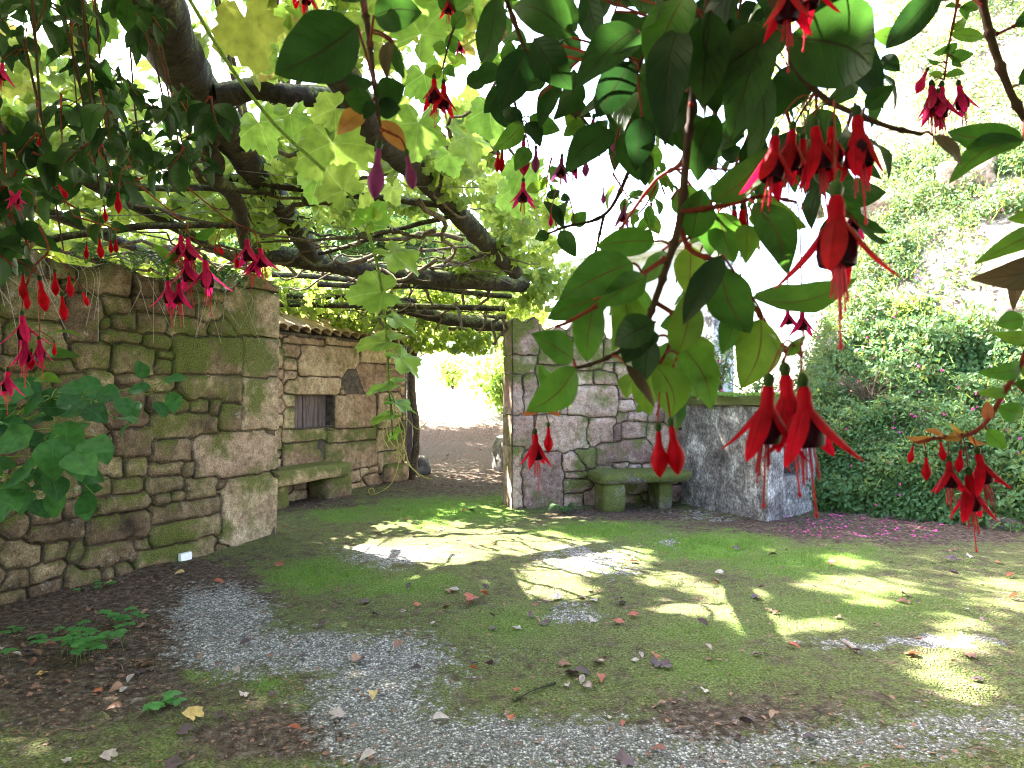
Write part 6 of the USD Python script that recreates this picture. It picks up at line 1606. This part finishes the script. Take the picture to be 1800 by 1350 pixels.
# fallen leaves, one by one
curl = [oval_proto(6, .62, .35, .5), oval_proto(6, .5, .6, -.5)] + [vine_proto(70 + k, 18, .45) for k in range(3)]
kinds = {'r': ('dead_leaf_red', 'red-brown'), 'b': ('dead_leaf', 'dry brown'), 'p': ('dead_leaf_pale', 'pale pinkish dry'), 'd': ('dead_leaf_dark', 'dark purplish'), 'y': ('dead_leaf_yellow', 'yellowish')}
known = [(488, 995, 'r', .12, 'orange-red fallen vine leaf on the moss before the left pillar'), (375, 1026, 'r', .12, 'red-brown fallen leaf on the soil beside the white sunlit-gap block under the left wall'), (325, 1008, 'y', .11, 'orange leaf lying against the white sunlit-gap block at the wall foot'), (193, 1027, 'y', .09, 'yellow-orange leaf on the soil under the left wall'),
         (832, 1062, 'r', .16, 'large red-brown curled leaf in the middle of the courtyard'), (733, 1070, 'r', .08, 'small bright red leaf left of the large curled one'), (620, 1172, 'b', .16, 'tan curled leaf on the pale gravel at lower middle left'), (342, 1268, 'y', .13, 'yellow crumpled vine leaf near the bottom left'), (100, 1140, 'b', .11, 'tan leaf on the soil left of the clover'),
         (72, 1192, 'y', .07, 'small orange leaf on the soil at the left edge'), (215, 1250, 'b', .11, 'brown curled leaf on the dark moss at lower left'), (900, 1272, 'r', .09, 'wine red curled leaf on the gravel at the bottom middle'), (655, 1222, 'y', .10, 'tuft of yellowish dead moss on the pale gravel'), (1117, 1088, 'r', .10, 'red leaf beside a white one on the moss at centre right'),
         (1167, 1175, 'd', .10, 'dark purple leaf on the green moss at lower right of centre'), (1010, 1182, 'd', .12, 'dark purple leaf left of a pink one at lower centre'), (1055, 1190, 'r', .10, 'dull pink leaf at lower centre'), (1040, 1210, 'p', .10, 'pale wet leaf below the dull pink one'), (1686, 1014, 'd', .11, 'dark brown curled leaf on the grass at right'),
         (1668, 990, 'd', .15, 'purplish crumpled leaf on the grass at right'), (1703, 987, 'p', .08, 'white leaf beside the purplish crumpled one'), (1436, 1035, 'p', .07, 'round pale leaf left of the bright sun streak'), (1268, 1014, 'p', .1, 'white dry leaf on the grass right of the sun patches'), (1292, 970, 'd', .10, 'grey dead leaf on the grass before the tank'),
         (700, 1138, 'b', .12, 'brown leaf at the edge of the pale gravel'), (740, 1180, 'd', .09, 'dark leaf with bluish sheen on the pale gravel'), (760, 1270, 'p', .12, 'pale mauve leaf at the bottom left of centre'), (530, 1165, 'd', .1, 'dark red leaf on the pale gravel strip'), (440, 1135, 'd', .09, 'dark leaf on moss between two gravel patches'), (410, 1183, 'p', .09, 'light grey leaf on the lower gravel patch'),
         (515, 1132, 'p', .07, 'white leaf lying on the pale gravel'), (660, 1330, 'p', .1, 'pale leaf at the very bottom left of centre')]
for (px, py, kd, s, lab) in known:
    b = ground_at(px, py) + A([0, 0, .012 + .1 * s])
    obj('fallen_leaf', scatter(curl[int(px) % 5], b[None], A([[r.normal(), r.normal(), .1]]), A([[r.normal(0, .25), -.25, 1.]]), A([s * .72])), M[kinds[kd][0]], smooth=True, label=lab, cat='fallen leaf')
zones = [((560, 1100), (1040, 1110), 34, 'on the moss in the middle of the courtyard'), ((500, 900), (890, 960), 16, 'on the grass before the gateway'), ((1100, 1790), (960, 1110), 26, 'on the grass at the right side of the courtyard'), ((0, 290), (1060, 1230), 26, 'on the dark soil under the left wall'),
         ((100, 640), (1200, 1345), 14, 'on the dark moss at the lower left'), ((820, 1300), (1130, 1340), 22, 'on the moss and gravel at the bottom centre'), ((1300, 1790), (1130, 1340), 12, 'on the gravelly ground at the lower right'), ((760, 880), (775, 860), 12, 'on the shaded path beyond the gateway')]
for (xr, yr, n, where) in zones:
    for k in range(n):
        kd = r.choice(list('rbbpdd')); px, py = r.uniform(*xr), r.uniform(*yr)
        b = ground_at(px, py) + A([0, 0, .014]); s = r.uniform(.045, .105)
        obj('fallen_leaf', scatter(curl[k % 5], b[None], A([[r.normal(), r.normal(), .1]]), A([[r.normal(0, .3), r.normal(0, .3), 1.]]), A([s * .8])), M[kinds[kd][0]], smooth=True, label=f'{kinds[kd][1]} fallen leaf {where}', cat='fallen leaf', group=f'{kinds[kd][1]} fallen leaves {where}')
tw = ground_at(975, 1212)
obj('fallen_stick', tube(spline([ground_at(902, 1232) + [0, 0, .012], ground_at(940, 1215) + [0, 0, .02], ground_at(976, 1202) + [0, 0, .014]], 10), .008, 7, .2, 2), M['bark'], label='dark stick lying on the moss at the bottom centre', cat='stick')
obj('fallen_stick', tube(spline([ground_at(1483, 1132) + [0, 0, .012], ground_at(1495, 1140) + [0, 0, .02], ground_at(1512, 1152) + [0, 0, .012]], 10), .012, 7, .2, 3), M['dead_leaf_pale'], label='short pale stick on the moss at lower right', cat='stick')
